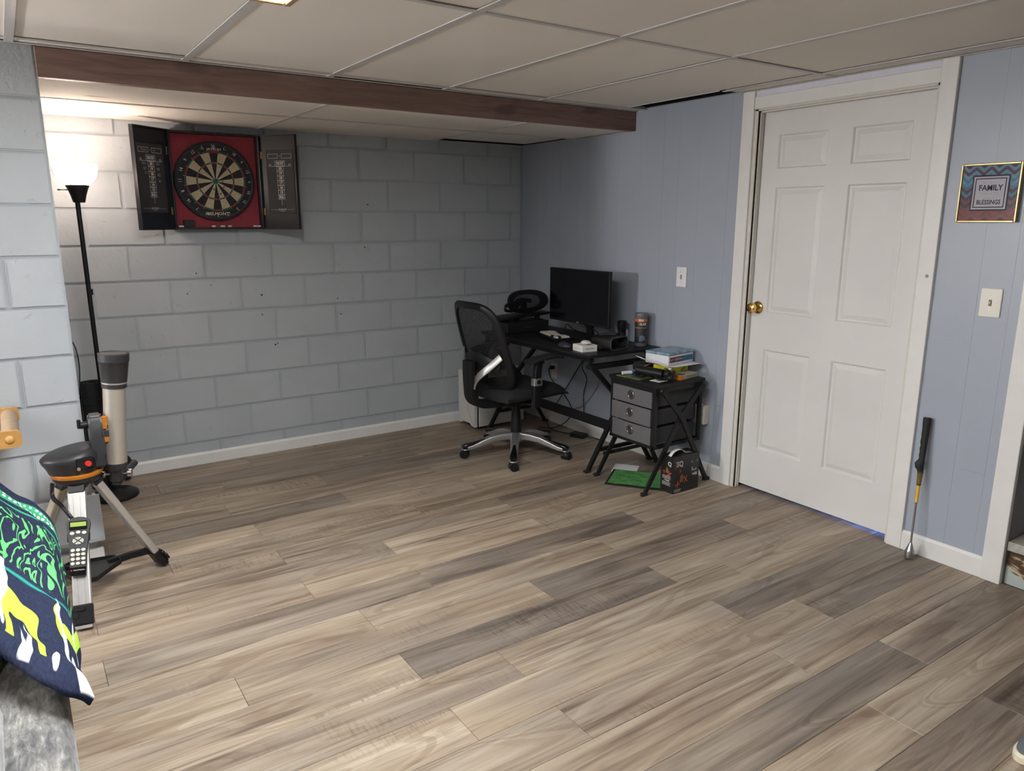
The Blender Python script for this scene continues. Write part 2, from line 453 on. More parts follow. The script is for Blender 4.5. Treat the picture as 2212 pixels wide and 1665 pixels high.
# ------------------------------------------------------------------ right wall: painted panelling, door, stair opening
bm = B()
box(bm, (.0010, -2.155, 0), (.12, .2, 2.5)); box(bm, (.0010, -3.07, 2.075), (.12, -2.155, 2.5))
box(bm, (.0010, -3.56, 0), (.12, -3.07, 2.5))
wall_right = obj('wall_right', bm, PANEL, kind='structure', label='blue grey painted panelled wall with the white door')
bm = B(); box(bm, (.004, -7.6, 0), (.12, -4.6, 2.5)); obj('wall_right', bm, PANEL, kind='structure', label='blue grey panelled wall past the stair opening')
bm = B(); box(bm, (.004, -4.6, 2.05), (.12, -3.56, 2.5)); obj('wall_right', bm, PANEL, kind='structure', label='blue grey wall strip above the stair opening')
rw = random.Random(11)
def boards(ya, yb, za, zb):
    y = yb; seq = [.195, .125, .16, .21, .09, .17, .14, .2]
    i = 0
    while y > ya + .005:
        y2 = max(ya, y - seq[i % 8]); i += 1
        bm = B(); z = za; cuts = sorted(rw.sample([.45, .7, 1.0, 1.3, 1.6, 1.75], 1)) if zb - za > 1 else []
        for z2 in cuts + [zb]:
            box(bm, (-.0004 + rw.uniform(0, .0003), y2 + .0003, z + .0003), (.004, y - .0003, z2 - .0003))
            z = z2
        obj('wall_board', bm, PANEL, wall_right); y = y2
boards(-2.07, 0, 0, 2.166); boards(-3.5, -3.13, 0, 2.35); 
bm = B(); box(bm, (-.003, -2.06, 2.166), (.0035, -1.236, 2.42)); box(bm, (-.003, -.64, 2.056), (.0035, -.002, 2.30)); box(bm, (-.80, -.003, 2.056), (-.003, .004, 2.30)); obj('wall_void', bm, VOID, kind='structure', label='dark gap above the ceiling edge')  # near-black panels paint the shade inside the ceiling gaps over both walls

def trimbox(name, lo, hi, label, mat=None, bev=.002):
    bm = B(); box(bm, lo, hi, bev, 1); return obj(name, bm, mat or WHITE, kind='structure', label=label)
trimbox('trim_1', (-.018, -2.135, 0), (.004, -2.062, 2.157), 'white left casing board of the panelled door')
trimbox('trim_2', (-.018, -3.145, 0), (.004, -3.076, 2.157), 'white right casing board of the panelled door')
trimbox('trim_10', (-.006, -3.076, 2.128), (.004, -2.135, 2.2), 'pale painted strip above the door head casing', plain('pale_lilac_paint', (0.62, 0.62, 0.68), .5, var=.03))
trimbox('trim_3', (-.014, -3.076, 2.067), (.004, -2.135, 2.128), 'white head casing board above the panelled door')
bm = B()
box(bm, (-.006, -2.155, 0), (.12, -2.135, 2.07)); box(bm, (.012, -2.163, 0), (.038, -2.15, 2.06), .001, 1)
box(bm, (-.006, -3.076, 0), (.12, -3.063, 2.07)); box(bm, (-.006, -3.076, 2.058), (.12, -2.14, 2.07)); box(bm, (.012, -3.07, 2.05), (.038, -2.15, 2.06), .001, 1)
obj('trim_4', bm, plain('cream_jamb_paint', (0.60, 0.575, 0.52), .45, var=.04), kind='structure', label='cream door jamb with stop strips')
trimbox('trim_7', (-.02, -3.572, 0), (.03, -3.494, 2.16), 'white casing board beside the stair opening')
trimbox('trim_8', (-.02, -4.68, 0), (.03, -4.6, 2.16), 'white casing board on the far side of the stair opening')
bm = B()
for a, b in ((-2.062, -.01), (-3.494, -3.145)):
    prism(bm, [(0, 0), (-.014, 0), (-.014, .08), (-.006, .092), (0, .092)], -b, -a, frame((0, 0, 0), (1, 0, 0), (0, 0, 1)))
obj('baseboard_right', bm, WHITE, kind='structure', label='white baseboard along the blue grey panelled wall')
trimbox('baseboard_front', (-.014, -7.5, 0), (0, -4.68, .09), 'white baseboard past the stair opening')

door = thing('door_1', 'white six panel door with brass knob', None, (.05, -2.61, .012), kind='structure')
YL, YR, X0, X1, ZB, ZT = -2.158, -3.062, .042, .078, .019, 2.05
PC = [(-2.260, -2.543), (-2.668, -2.952)]; PR = [(.25, .816), (1.018, 1.672), (1.766, 1.934)]
bm = B()
for a, b in ((YL, PC[0][0]), (PC[0][1], PC[1][0]), (PC[1][1], YR)): box(bm, (X0, b, ZB), (X1, a, ZT))
for a, b in ((ZB, PR[0][0]), (PR[0][1], PR[1][0]), (PR[1][1], PR[2][0]), (PR[2][1], ZT)):
    for c0, c1 in PC: box(bm, (X0, c1, a), (X1, c0, b))
obj('slab', bm, DOORM, door)
for c0, c1 in PC:
    for a, b in PR:
        bm = B(); M = Matrix.Identity(4)
        ya, yb = c1, c0
        rings = []
        for ins, x in ((0, X0 + .0002), (.007, X0 + .009), (.014, X0 + .009), (.036, X0 + .002), (.040, X0 + .002)):
            rings.append([bm.verts.new((x, yy, zz)) for yy, zz in ((ya + ins, a + ins), (yb - ins, a + ins), (yb - ins, b - ins), (ya + ins, b - ins))])
        for p, q in zip(rings, rings[1:]):
            for k in range(4): bm.faces.new((p[k], p[(k + 1) % 4], q[(k + 1) % 4], q[k]))
        bm.faces.new(rings[-1]); box(bm, (X0 + .02, ya, a), (X1, yb, b))
        obj('panel', bm, DOORM, door)
BRASS = plain('polished_brass', (0.72, 0.48, 0.16), .16, 1.0, var=.05)
bm = B(); lathe(bm, [(0, 0), (.033, 0), (.034, .004), (.028, .010), (.014, .013), (.013, .028), (.018, .036), (.027, .046), (.029, .056), (.026, .066), (.016, .071), (0, .072)], 28,
      frame((X0, -2.197, 1.041), (0, 1, 0), (0, 0, 1)) @ Matrix.Rotation(PI, 4, 'X') if False else Matrix.Translation((X0, -2.205, 1.041)) @ Matrix.Rotation(-PI / 2, 4, 'Y'))
obj('knob', bm, BRASS, door, smooth=True, angle=40, label='polished brass knob')
# small scars on the right casing
bm = B(); cyl(bm, (-.0185, -3.118, 1.268), (-.0178, -3.118, 1.268), .008, n=14); obj('screw_hole', bm, plain('bare_wood_scar', (0.32, 0.25, 0.19), .7), bpy.data.objects['trim_2'])

# room behind the door (its light shows under the slab)
bm = B(); box(bm, (.12, -3.4, -.02), (1.4, -1.9, -.004)); box(bm, (1.4, -3.4, 0), (1.45, -1.9, 2.3)); box(bm, (.12, -1.9, 0), (1.45, -1.85, 2.3)); box(bm, (.12, -3.45, 0), (1.45, -3.4, 2.3)); box(bm, (.12, -3.45, 2.3), (1.45, -1.85, 2.35))
obj('wall_beyond', bm, plain('back_room_paint', (0.35, 0.36, 0.4), .8), kind='structure', label='small room behind the door')
bl = bpy.data.lights.new('blue_room_lamp', 'AREA'); bl.energy = 2.2; bl.color = (.10, .25, 1); bl.size = .12
blo = bpy.data.objects.new('blue_room_lamp', bl); COL.objects.link(blo); blo.location = (.36, -3.12, .16); blo.rotation_euler = (Vector((.36, -3.12, .16)) - Vector((.08, -2.98, 0))).to_track_quat('Z', 'Y').to_euler()

# stairwell
def mat_peel():
    t = NT('peeling_paint'); v = t.coord('Object')
    n = t.noise(v, 7, 5, .62, .6); n2 = t.noise(v, 22, 3)
    c = t.ramp(n, [(.0, (0.05, 0.026, 0.014)), (.475, (0.06, 0.032, 0.018)), (.495, (0.30, 0.17, 0.06)), (.515, (0.42, 0.40, 0.30)), (.53, (0.40, 0.44, 0.42)), (.63, (0.38, 0.42, 0.41)), (.70, (0.66, 0.68, 0.66))])
    t.base(c); t.set(.55); t.bump(n, .5, .004); return t.m
PEEL = mat_peel()
def mat_tread():
    t = NT('worn_tread'); v = t.coord('Object')
    n = t.noise(v, 6, 5, .6)
    t.base(t.ramp(n, [(.4, (0.30, 0.26, 0.21)), (.55, (0.36, 0.33, 0.28)), (.62, (0.45, 0.48, 0.47))])); t.set(.6); t.bump(n, .2, .003); return t.m
TREAD = mat_tread()
st = thing('staircase', 'worn wooden stairs with peeling paint in the opening at right', 'stairs', (.3, -4.08, 0))
for k in range(4):
    x = .018 + .25 * k; z = .195 * k
    bm = B(); box(bm, (x, -4.6, z), (x + .02, -3.576, z + .155)); obj('riser', bm, PEEL, st)
    bm = B(); box(bm, (x - .022, -4.6, z + .155), (x + .27, -3.576, z + .195), .004, 2); obj('tread', bm, TREAD if k else [TREAD], st)
bm = B(); box(bm, (.005, -3.574, 0), (1.3, -3.5735, 2.3)); box(bm, (.12, -3.6, 2.3), (1.4, -4.65, 2.35)); box(bm, (1.05, -4.65, .0), (1.1, -3.56, 2.3)); box(bm, (.1, -4.66, 0), (1.1, -4.61, 2.3))
obj('wall_stairs', bm, plain('stair_wall_paint', (0.20, 0.20, 0.205), .7), kind='structure', label='dark grey stairwell wall')

# ------------------------------------------------------------------ other walls (behind the photographer)
bm = B(); box(bm, (-6.4, -7.6, 0), (-6.2, .2, 2.5)); obj('wall_far_left', bm, PANEL, kind='structure', label='blue grey wall of the room to the left')
bm = B(); box(bm, (-6.4, -7.8, 0), (.12, -7.6, 2.5)); obj('wall_front', bm, PANEL, kind='structure', label='blue grey wall behind the photographer')

# ------------------------------------------------------------------ ceilings
ZC, ZL = 2.158, 2.042
bm = B(); box(bm, (-6.4, -7.8, 2.42), (1.5, -1.2, 2.5)); box(bm, (-6.2, -1.2, 2.17), (.1, -1.04, 2.42))
ceil = obj('ceiling', bm, VOID, kind='structure', label='suspended ceiling of large beige tiles over the room')
bm = B(); box(bm, (-4.6, -1.04, 2.3), (.1, .1, 2.36)); ceil2 = obj('ceiling', bm, VOID, kind='structure', label='lower suspended ceiling over the dartboard alcove')
gx = [-6.2, -5.665, -5.055, -4.445, -3.835, -3.225, -2.605, -1.972, -1.358, -.748, -.125, 0]
gy = [-7.6, -6.245, -5.025, -3.805, -2.585, -1.320, -1.236]
TMS = {}
def tile(parent, xa, xb, ya, yb, z, tilt=0.0):
    key = (round(xb - xa, 3), round(yb - ya, 3))
    if key not in TMS:
        bm = B(); a, b = key[0] / 2 - .0022, key[1] / 2 - .0022
        box(bm, (-a, -b, 0), (a, b, .016)); es = [e for e in bm.edges if all(v.co.z < .001 for v in e.verts)]
        bmesh.ops.bevel(bm, geom=es, offset=.002, segments=1, affect='EDGES')
        me = bpy.data.meshes.new('ceiling_tile'); bm.to_mesh(me); bm.free(); me.materials.append(TILE); TMS[key] = me
    inst('ceiling_tile', TMS[key], ((xa + xb) / 2, (ya + yb) / 2, z), parent, rot=(tilt, 0, 0))
def bar(parent, lo, hi):
    bm = B(); box(bm, lo, hi); obj('grid_bar', bm, GRID, parent)
for i in range(len(gx) - 1):
    for j in range(len(gy) - 1):
        xa, xb, ya, yb = gx[i], gx[i + 1], gy[j], gy[j + 1]
        if i == len(gx) - 2 and ya == -2.585: tile(ceil, xa, xb, ya, -2.03, ZC + .004); continue
        if i == len(gx) - 3 and ya == -2.585: tile(ceil, xa, xb - .03, ya, yb, ZC + .004); continue
        if i == len(gx) - 2 and j == len(gy) - 2: tile(ceil, xa, xb, ya, yb, ZC + .003); continue
        tile(ceil, xa, xb, ya, yb, ZC + .004 + (0.003 if (i + j) % 3 == 0 else 0))
for x in gx[1:-1]:
    if x == -.125: bar(ceil, (x - .013, -7.6, ZC), (x + .013, -2.02, ZC + .0035)); bar(ceil, (x - .038, -2.02, ZC), (x - .028, -1.236, ZC + .0035)); continue
    w2 = .013 if x > -1.6 else .015
    bar(ceil, (x - w2, -7.6, ZC), (x + w2, -1.236, ZC + .0035))
for y in gy[1:-1]: bar(ceil, (-6.2, y - .012, ZC + .0004), (0, y + .012, ZC + .0038))
bar(ceil, (-.010, -2.03, ZC + .008), (0, -1.32, ZC + .010)); bar(ceil, (-.02, -7.6, ZC - .001), (0, -2.03, ZC + .0015))
bar(ceil, (-6.2, -1.252, ZC - .001), (0, -1.236, ZC + .0015))
lx = [-4.4, -3.185, -1.965, -.79, -.03]; ly = [-1.2, -.655, -.045]
for i in range(4):
    for j in range(2):
        if i == 3 and j == 1: tile(ceil2, lx[i], -.09, ly[j], -.17, ZL + .004, 0.0); continue
        tile(ceil2, lx[i], lx[i + 1], ly[j], ly[j + 1] if i == 3 else min(ly[j + 1], -.0) if j == 0 else -.004, ZL + .004)
for x in lx[1:-1]: bar(ceil2, (x - .012, -1.2, ZL), (x + .012, 0, ZL + .0035))
bar(ceil2, (-4.4, -.667, ZL + .0004), (0, -.643, ZL + .0038))
bar(ceil2, (-.022, -1.2, ZL - .001), (0, -.62, ZL + .002)); bar(ceil2, (-.012, -.62, ZL + .005), (0, -.02, ZL + .007))
bar(ceil2, (-.8, -.022, ZL + .006), (0, 0, ZL + .009))
bm = B(); flat(bm, [(-2.965, -.815), (-2.93, -.828), (-2.86, -.822), (-2.835, -.812), (-2.87, -.808), (-2.93, -.806)], Matrix.Translation((0, 0, ZL + .0036))); obj('water_stain', bm, plain('stain_yellow', (0.42, 0.30, 0.07), .8), ceil2)
bm = B(); box(bm, (-3.146, -1.236, 2.044), (-.002, -1.196, 2.156), .002, 1)
obj('trim_9', bm, BEAM, kind='structure', label='dark stained wooden beam across the ceiling step')

# ------------------------------------------------------------------ ceiling light fixtures (one shows its corner at the top of the frame, the other is added fill)
FIXW = plain('fixture_oak', (0.42, 0.25, 0.13), .45, var=.15, scale=15)
DIFF = emit('fixture_diffuser', FIXTURE_COLOR, FIXTURE_POWER)
DIFF2 = emit('fixture_diffuser_dim', FIXTURE_COLOR, FIXTURE_POWER * .6)  # weaker glow for the added fill fixture
def fixture(x0, x1, y0, y1, label, dm=None):
    t = thing('ceiling_light', label, 'ceiling light', ((x0 + x1) / 2, (y0 + y1) / 2, 2.09))
    bm = B(); z0, z1 = 2.094, 2.158; k = .022
    box(bm, (x0, y0, z0), (x0 + k, y1, z1), .003, 1); box(bm, (x1 - k, y0, z0), (x1, y1, z1), .003, 1)
    box(bm, (x0 + k, y0, z0), (x1 - k, y0 + k, z1), .003, 1); box(bm, (x0 + k, y1 - k, z0), (x1 - k, y1, z1), .003, 1)
    obj('wooden_frame', bm, FIXW, t)
    bm = B(); box(bm, (x0 + k, y0 + k, z0 + .012), (x1 - k, y1 - k, z0 + .016)); obj('diffuser', bm, dm or DIFF, t)
    return t
fixture(-5.30, -4.69, -6.1, -4.88, 'wood framed ceiling light in the far part of the room', DIFF2)  # unseen fixture behind the camera, added as fill light
fixture(-3.19, -2.575, -3.77, -2.545, 'wood framed ceiling light with lit diffuser over the sofa')
# ------------------------------------------------------------------ shared object materials
BLACKP = plain('black_plastic', (0.009, 0.009, 0.010), .42, var=.1, spec=.28)
BLACKM = plain('black_powder_coat', (0.010, 0.010, 0.011), .38, var=.1, bump=.05, spec=.3)
BLACKF = plain('black_fabric', (0.010, 0.010, 0.011), .9, var=.3, bump=.4, scale=120)
RUBBER = plain('black_rubber', (0.012, 0.012, 0.012), .7)
GLOSSK = plain('gloss_black', (0.006, 0.006, 0.007), .12)
SILVER = plain('silver_paint', (0.44, 0.44, 0.43), .36, .8, var=.04)
CHROME = plain('chrome', (0.72, 0.72, 0.73), .1, 1.0, var=.02)
ALU = plain('brushed_aluminium', (0.66, 0.65, 0.63), .34, .75, var=.05)
WPLAST = plain('white_plastic', (0.68, 0.67, 0.64), .4, var=.03)
WPAPER = plain('white_paper', (0.74, 0.74, 0.75), .7, var=.03)
INKW = plain('white_ink', (0.70, 0.70, 0.68), .7, var=.02)
INKK = plain('black_ink', (0.02, 0.02, 0.025), .7, var=.02)

# ------------------------------------------------------------------ torchiere floor lamp
SHADE = emit('glowing_shade', (1.0, 0.82, 0.70), 11.0)
def floor_lamp(LX, LY, lean, ztop, label, power, color):
    lamp = thing('floor_lamp', label, 'lamp', (LX, LY, 0))
    T0 = Matrix.Translation((LX, LY, ztop - 1.782)); TB = Matrix.Translation((LX, LY, 0)); dz = ztop - 1.782
    bm = B(); lathe(bm, [(0, 0), (.118, 0), (.122, .006), (.120, .020), (.108, .028), (.03, .036), (.013, .045), (0, .045)], 40, TB); obj('base', bm, BLACKP, lamp, True, angle=40)
    bm = B(); cyl(bm, (LX, LY, .04), (LX + lean, LY, 1.60 + dz), .0115, n=16); cyl(bm, (LX, LY, .62), (LX, LY, .66), .0135, n=16); cyl(bm, (LX, LY, 1.12), (LX, LY, 1.15), .0135, n=16)
    obj('pole', bm, BLACKP, lamp, True, angle=40)
    bm = B(); lathe(bm, [(.0, 1.590), (.027, 1.590), (.030, 1.600), (.036, 1.625), (.046, 1.655), (.054, 1.672), (.054, 1.676), (.0, 1.676)], 32, T0); obj('socket_cup', bm, BLACKP, lamp, True, angle=40)
    bm = B(); z = 1.652 + dz; cyl(bm, (LX, LY, z), (LX - .088, LY - .01, z), .0028, n=8); cyl(bm, (LX - .078, LY - .009, z), (LX - .09, LY - .01, z), .0045, n=8); obj('switch', bm, BLACKP, lamp)
    bm = B()
    prof = [(.050, 1.674), (.070, 1.690), (.086, 1.710), (.096, 1.735), (.1005, 1.760), (.1005, 1.782), (.0975, 1.782), (.0975, 1.760), (.093, 1.736), (.083, 1.712), (.067, 1.693), (.050, 1.679)]
    lathe(bm, prof, 40, T0); obj('lamp_shade', bm, SHADE, lamp, True, label='glowing white glass bowl')
    bm = B(); sph(bm, (LX, LY, 1.722 + dz), .024); cyl(bm, (LX, LY, 1.676 + dz), (LX, LY, 1.705 + dz), .013, n=12); obj('bulb', bm, SHADE, lamp, True)
    pl = bpy.data.lights.new('torchiere_bulb', 'POINT'); pl.energy = power; pl.color = color; pl.shadow_soft_size = .03 if ztop > 1.6 else .12
    plo = bpy.data.objects.new('torchiere_bulb', pl); COL.objects.link(plo); plo.location = (LX, LY, ztop - .008)
    return lamp, plo
lamp, _ = floor_lamp(-2.985, -.335, -.008, 1.782, 'black torchiere floor lamp with glowing white bowl beside the dartboard', LAMP_POWER, LAMP_COLOR)
_, l2 = floor_lamp(-5.75, -1.46, 0, 1.52, 'shorter black floor lamp left of the block wall end', LAMP2_POWER, LAMP2_COLOR)
l2.location.z += .03
bm = B(); tube(bm, smoothpts([(-3.10, -.05, .86), (-3.085, -.06, .85), (-3.068, -.07, .80), (-3.062, -.07, .70), (-3.075, -.07, .55), (-3.08, -.08, .3), (-3.06, -.12, .06), (-3.03, -.2, .006), (-3.02, -.25, .012)], 6), .003, 6)
obj('power_cord', bm, BLACKP, lamp, True)

# rolled exercise mat standing behind the lamp
mat_ = thing('rolled_mat', 'black ribbed mat rolled up with a strap standing behind the telescope', 'mat', (-3.035, -.155, 0))
MXc, MYc = -3.012, -.125
bm = B()
sp = []
for k in range(90):
    a = k * .21; r = .022 + .0022 * k * .21 * 1.05
    sp.append((MXc + r * math.cos(a), MYc + r * math.sin(a)))
inner, outer = [], []
for i, (x, y) in enumerate(sp):
    inner.append((x, y))
    d = Vector((x - MXc, y - MYc)).normalized() * .006; outer.append((x + d.x, y + d.y))
poly = outer + inner[::-1]
lo = [bm.verts.new((x, y, .002)) for x, y in poly]; hi = [bm.verts.new((x, y, .62)) for x, y in poly]
n = len(sp)
for i in range(n - 1):
    for a, b, c, d in ((hi[i], hi[i + 1], hi[2 * n - 2 - i], hi[2 * n - 1 - i]), (lo[i], lo[i + 1], lo[2 * n - 2 - i], lo[2 * n - 1 - i])): bm.faces.new((a, b, c, d))
for i in range(2 * n): bm.faces.new((lo[i], lo[(i + 1) % (2 * n)], hi[(i + 1) % (2 * n)], hi[i]))
def mat_ribbed():
    t = NT('black_ribbed_foam'); t.base((0.011, 0.011, 0.012, 1)); t.set(.75)
    c = t.coord('Object'); w_ = t.node('ShaderNodeTexWave', wave_type='BANDS'); t.link(c, w_.inputs[0]); w_.inputs['Scale'].default_value = 45; t.bump(w_.outputs['Fac'], .6, .004); return t.m
obj('roll', bm, mat_ribbed(), mat_)
bm = B(); lathe(bm, [(.070, .50), (.0725, .50), (.0725, .535), (.070, .535)], 40, Matrix.Translation((MXc, MYc, 0))); obj('strap', bm, BLACKF, mat_)
bm = B(); lathe(bm, [(.070, .14), (.0725, .14), (.0725, .175), (.070, .175)], 40, Matrix.Translation((MXc, MYc, 0)))
obj('strap', bm, BLACKF, mat_)
# soft black bag slumped at its foot
bag = B(); sph(bag, (-2.895, -.085, .085), .06, 20, 14, (.62, .8, 1.3)); 
for v in bag.verts: v.co += Vector((math.sin(v.co.z * 60) * .004, math.cos(v.co.z * 47 + v.co.x * 60) * .004, 0))
for v in bag.verts: v.co.z = max(v.co.z, .001)
obj('bag', bag, BLACKF, smooth=True, label='small black cloth bag on the floor behind the lamp base', cat='bag')

# ------------------------------------------------------------------ dartboard cabinet
CY = -.088
cab = thing('dartboard_cabinet', 'black dartboard cabinet with open scoreboard doors and red lining', 'dartboard', (-2.243, -.04, 1.447))
CABK = plain('black_cabinet_wood', (0.010, 0.010, 0.014), .35, var=.15, scale=12)
REDL = plain('red_felt', (0.27, 0.034, 0.048), .85, var=.12, bump=.3, scale=60)
CX0, CX1, CZ0, CZ1 = -2.496, -1.990, 1.449, 2.001
bm = B(); t_ = .013
box(bm, (CX0, CY, CZ0), (CX0 + t_, 0, CZ1), .001, 1); box(bm, (CX1 - t_, CY, CZ0), (CX1, 0, CZ1), .001, 1)
box(bm, (CX0 + t_, CY, CZ0), (CX1 - t_, 0, CZ0 + t_), .001, 1); box(bm, (CX0 + t_, CY, CZ1 - t_), (CX1 - t_, 0, CZ1), .001, 1)
obj('case', bm, CABK, cab)
bm = B(); box(bm, (CX0 + t_, -.040, CZ0 + t_), (CX1 - t_, -.004, CZ1 - t_)); obj('red_backing', bm, REDL, cab, label='dark red felt backing')
# board
DCX, DCZ, DR = -2.250, 1.727, .2255
FD = frame((DCX, -.072, DCZ), (1, 0, 0), (0, 0, 1))          # local x right, y up, z towards -y
bm = B(); lathe(bm, [(0, -.030), (DR, -.030), (DR, -.002), (DR - .004, 0), (0, 0)], 72, FD); obj('dartboard', bm, plain('board_black', (0.008, 0.009, 0.012), .75, bump=.2, scale=80), cab, label='round dartboard')
dboard = bpy.data.objects['dartboard']
CREAM = plain('sisal_cream', (0.40, 0.335, 0.215), .85, var=.16, bump=.3, scale=90); SBLK = plain('sisal_black', (0.010, 0.011, 0.014), .85); SRED = plain('sisal_red', (0.22, 0.02, 0.025), .85); SGRN = plain('sisal_green', (0.008, 0.085, 0.05), .85)
rr = [.016, .099, .107, .162, .170]
def ring_cell(bm, a0, a1, r0, r1, mi, z):
    M = FD @ Matrix.Translation((0, 0, z)); k = 3
    pts = [(r1 * math.cos(a0 + (a1 - a0) * i / k), r1 * math.sin(a0 + (a1 - a0) * i / k)) for i in range(k + 1)] + [(r0 * math.cos(a1 + (a0 - a1) * i / k), r0 * math.sin(a1 + (a0 - a1) * i / k)) for i in range(k + 1)]
    flat(bm, pts, M, mi)
for k in range(20):
    a0 = PI / 2 + PI / 20 - (k + 1) * PI / 10; a1 = a0 + PI / 10; blk = k % 2 == 0
    bm = B()
    for q, (r0, r1) in enumerate(zip(rr, rr[1:])):
        mi = (1 if blk else 0) if q in (0, 2) else (2 if blk else 3)
        ring_cell(bm, a0, a1, r0, r1, mi, .0007)
    obj('segment', bm, [CREAM, SBLK, SRED, SGRN], dboard)
bm = B(); lathe(bm, [(0, .0012), (.016, .0012), (.017, .0004)], 24, FD); obj('bullseye', bm, SGRN, dboard)
WIRE = plain('spider_wire', (0.60, 0.60, 0.58), .35, .8)
bm = B()
for r in (.016, .099, .107, .162, .170): lathe(bm, [(r - .0005, .0014), (r, .0022), (r + .0005, .0014)], 64, FD)
for k in range(20):
    a = PI / 20 + k * PI / 10; c, s = math.cos(a), math.sin(a)
    tube(bm, [FD @ Vector((r * c, r * s, .0018)) for r in (.016, .180)], .0006, 5)
obj('spider', bm, WIRE, dboard)
bm = B(); lathe(bm, [(.2095, .001), (.2105, .003), (.2115, .001)], 64, FD)
for k, nm in enumerate('20 1 18 4 13 6 10 15 2 17 3 19 7 16 8 11 14 9 12 5'.split()):
    a = PI / 2 - k * PI / 10
    text(bm, nm, .026, FD @ Matrix.Rotation(a - PI / 2, 4, 'Z') @ Matrix.Translation((0, .1945, .0025)), sx=.9, bold=0.0)
obj('number_ring', bm, WIRE, dboard, label='wire number ring')
bm = B(); text(bm, 'BELMONT', .024, FD @ Matrix.Translation((0, -.187, .0016)), sx=1.15, bold=.0004)
obj('lettering', bm, plain('cream_ink', (0.55, 0.50, 0.36), .7), dboard, label='maker lettering on the lower rim')
bm = B(); text(bm, 'JAVELIN', .017, FD @ Matrix.Translation((.004, .180, .0016)), sx=1.35)
stroke(bm, [(-.075, .181), (-.05, .180)], .0008, FD @ Matrix.Translation((0, 0, .0016))); stroke(bm, [(.058, .180), (.08, .181)], .0008, FD @ Matrix.Translation((0, 0, .0016)))
obj('lettering', bm, INKW, dboard)
bm = B()
rd = random.Random(5)
for (px, pz, a) in ((.038, -.004, .5), (.044, -.032, 1.1), (-.012, -.046, -1.0), (.024, -.072, .9), (-.018, -.100, .1), (.008, -.083, .2)):
    M = FD @ Matrix.Translation((px, pz, .0012)) @ Matrix.Rotation(a, 4, 'Z')
    bm = B(); flat(bm, [(-.010, -.0015), (-.003, -.004), (.006, -.002), (.011, .001), (.002, .004), (-.006, .002)], M)
    obj('wear_mark', bm, plain('worn_sisal', (0.07, 0.055, 0.04), .9), dboard)
bm = B(); flat(bm, [(.0, -.001), (.004, -.003), (.005, .001), (.001, .002)], FD @ Matrix.Translation((.06, -.02, .0012)))
obj('wear_mark', bm, plain('worn_sisal', (0.07, 0.055, 0.04), .9), dboard)
bm = B()
for k in range(9):
    x = -.030 + k * .0072; flat(bm, [(x, .171), (x + .006, .171), (x + .0045 + (k % 3) * .001, .160 - (k % 4) * .004), (x + .001, .163)], FD @ Matrix.Translation((0, 0, .0026)))
obj('red_tassel', bm, SRED, dboard)

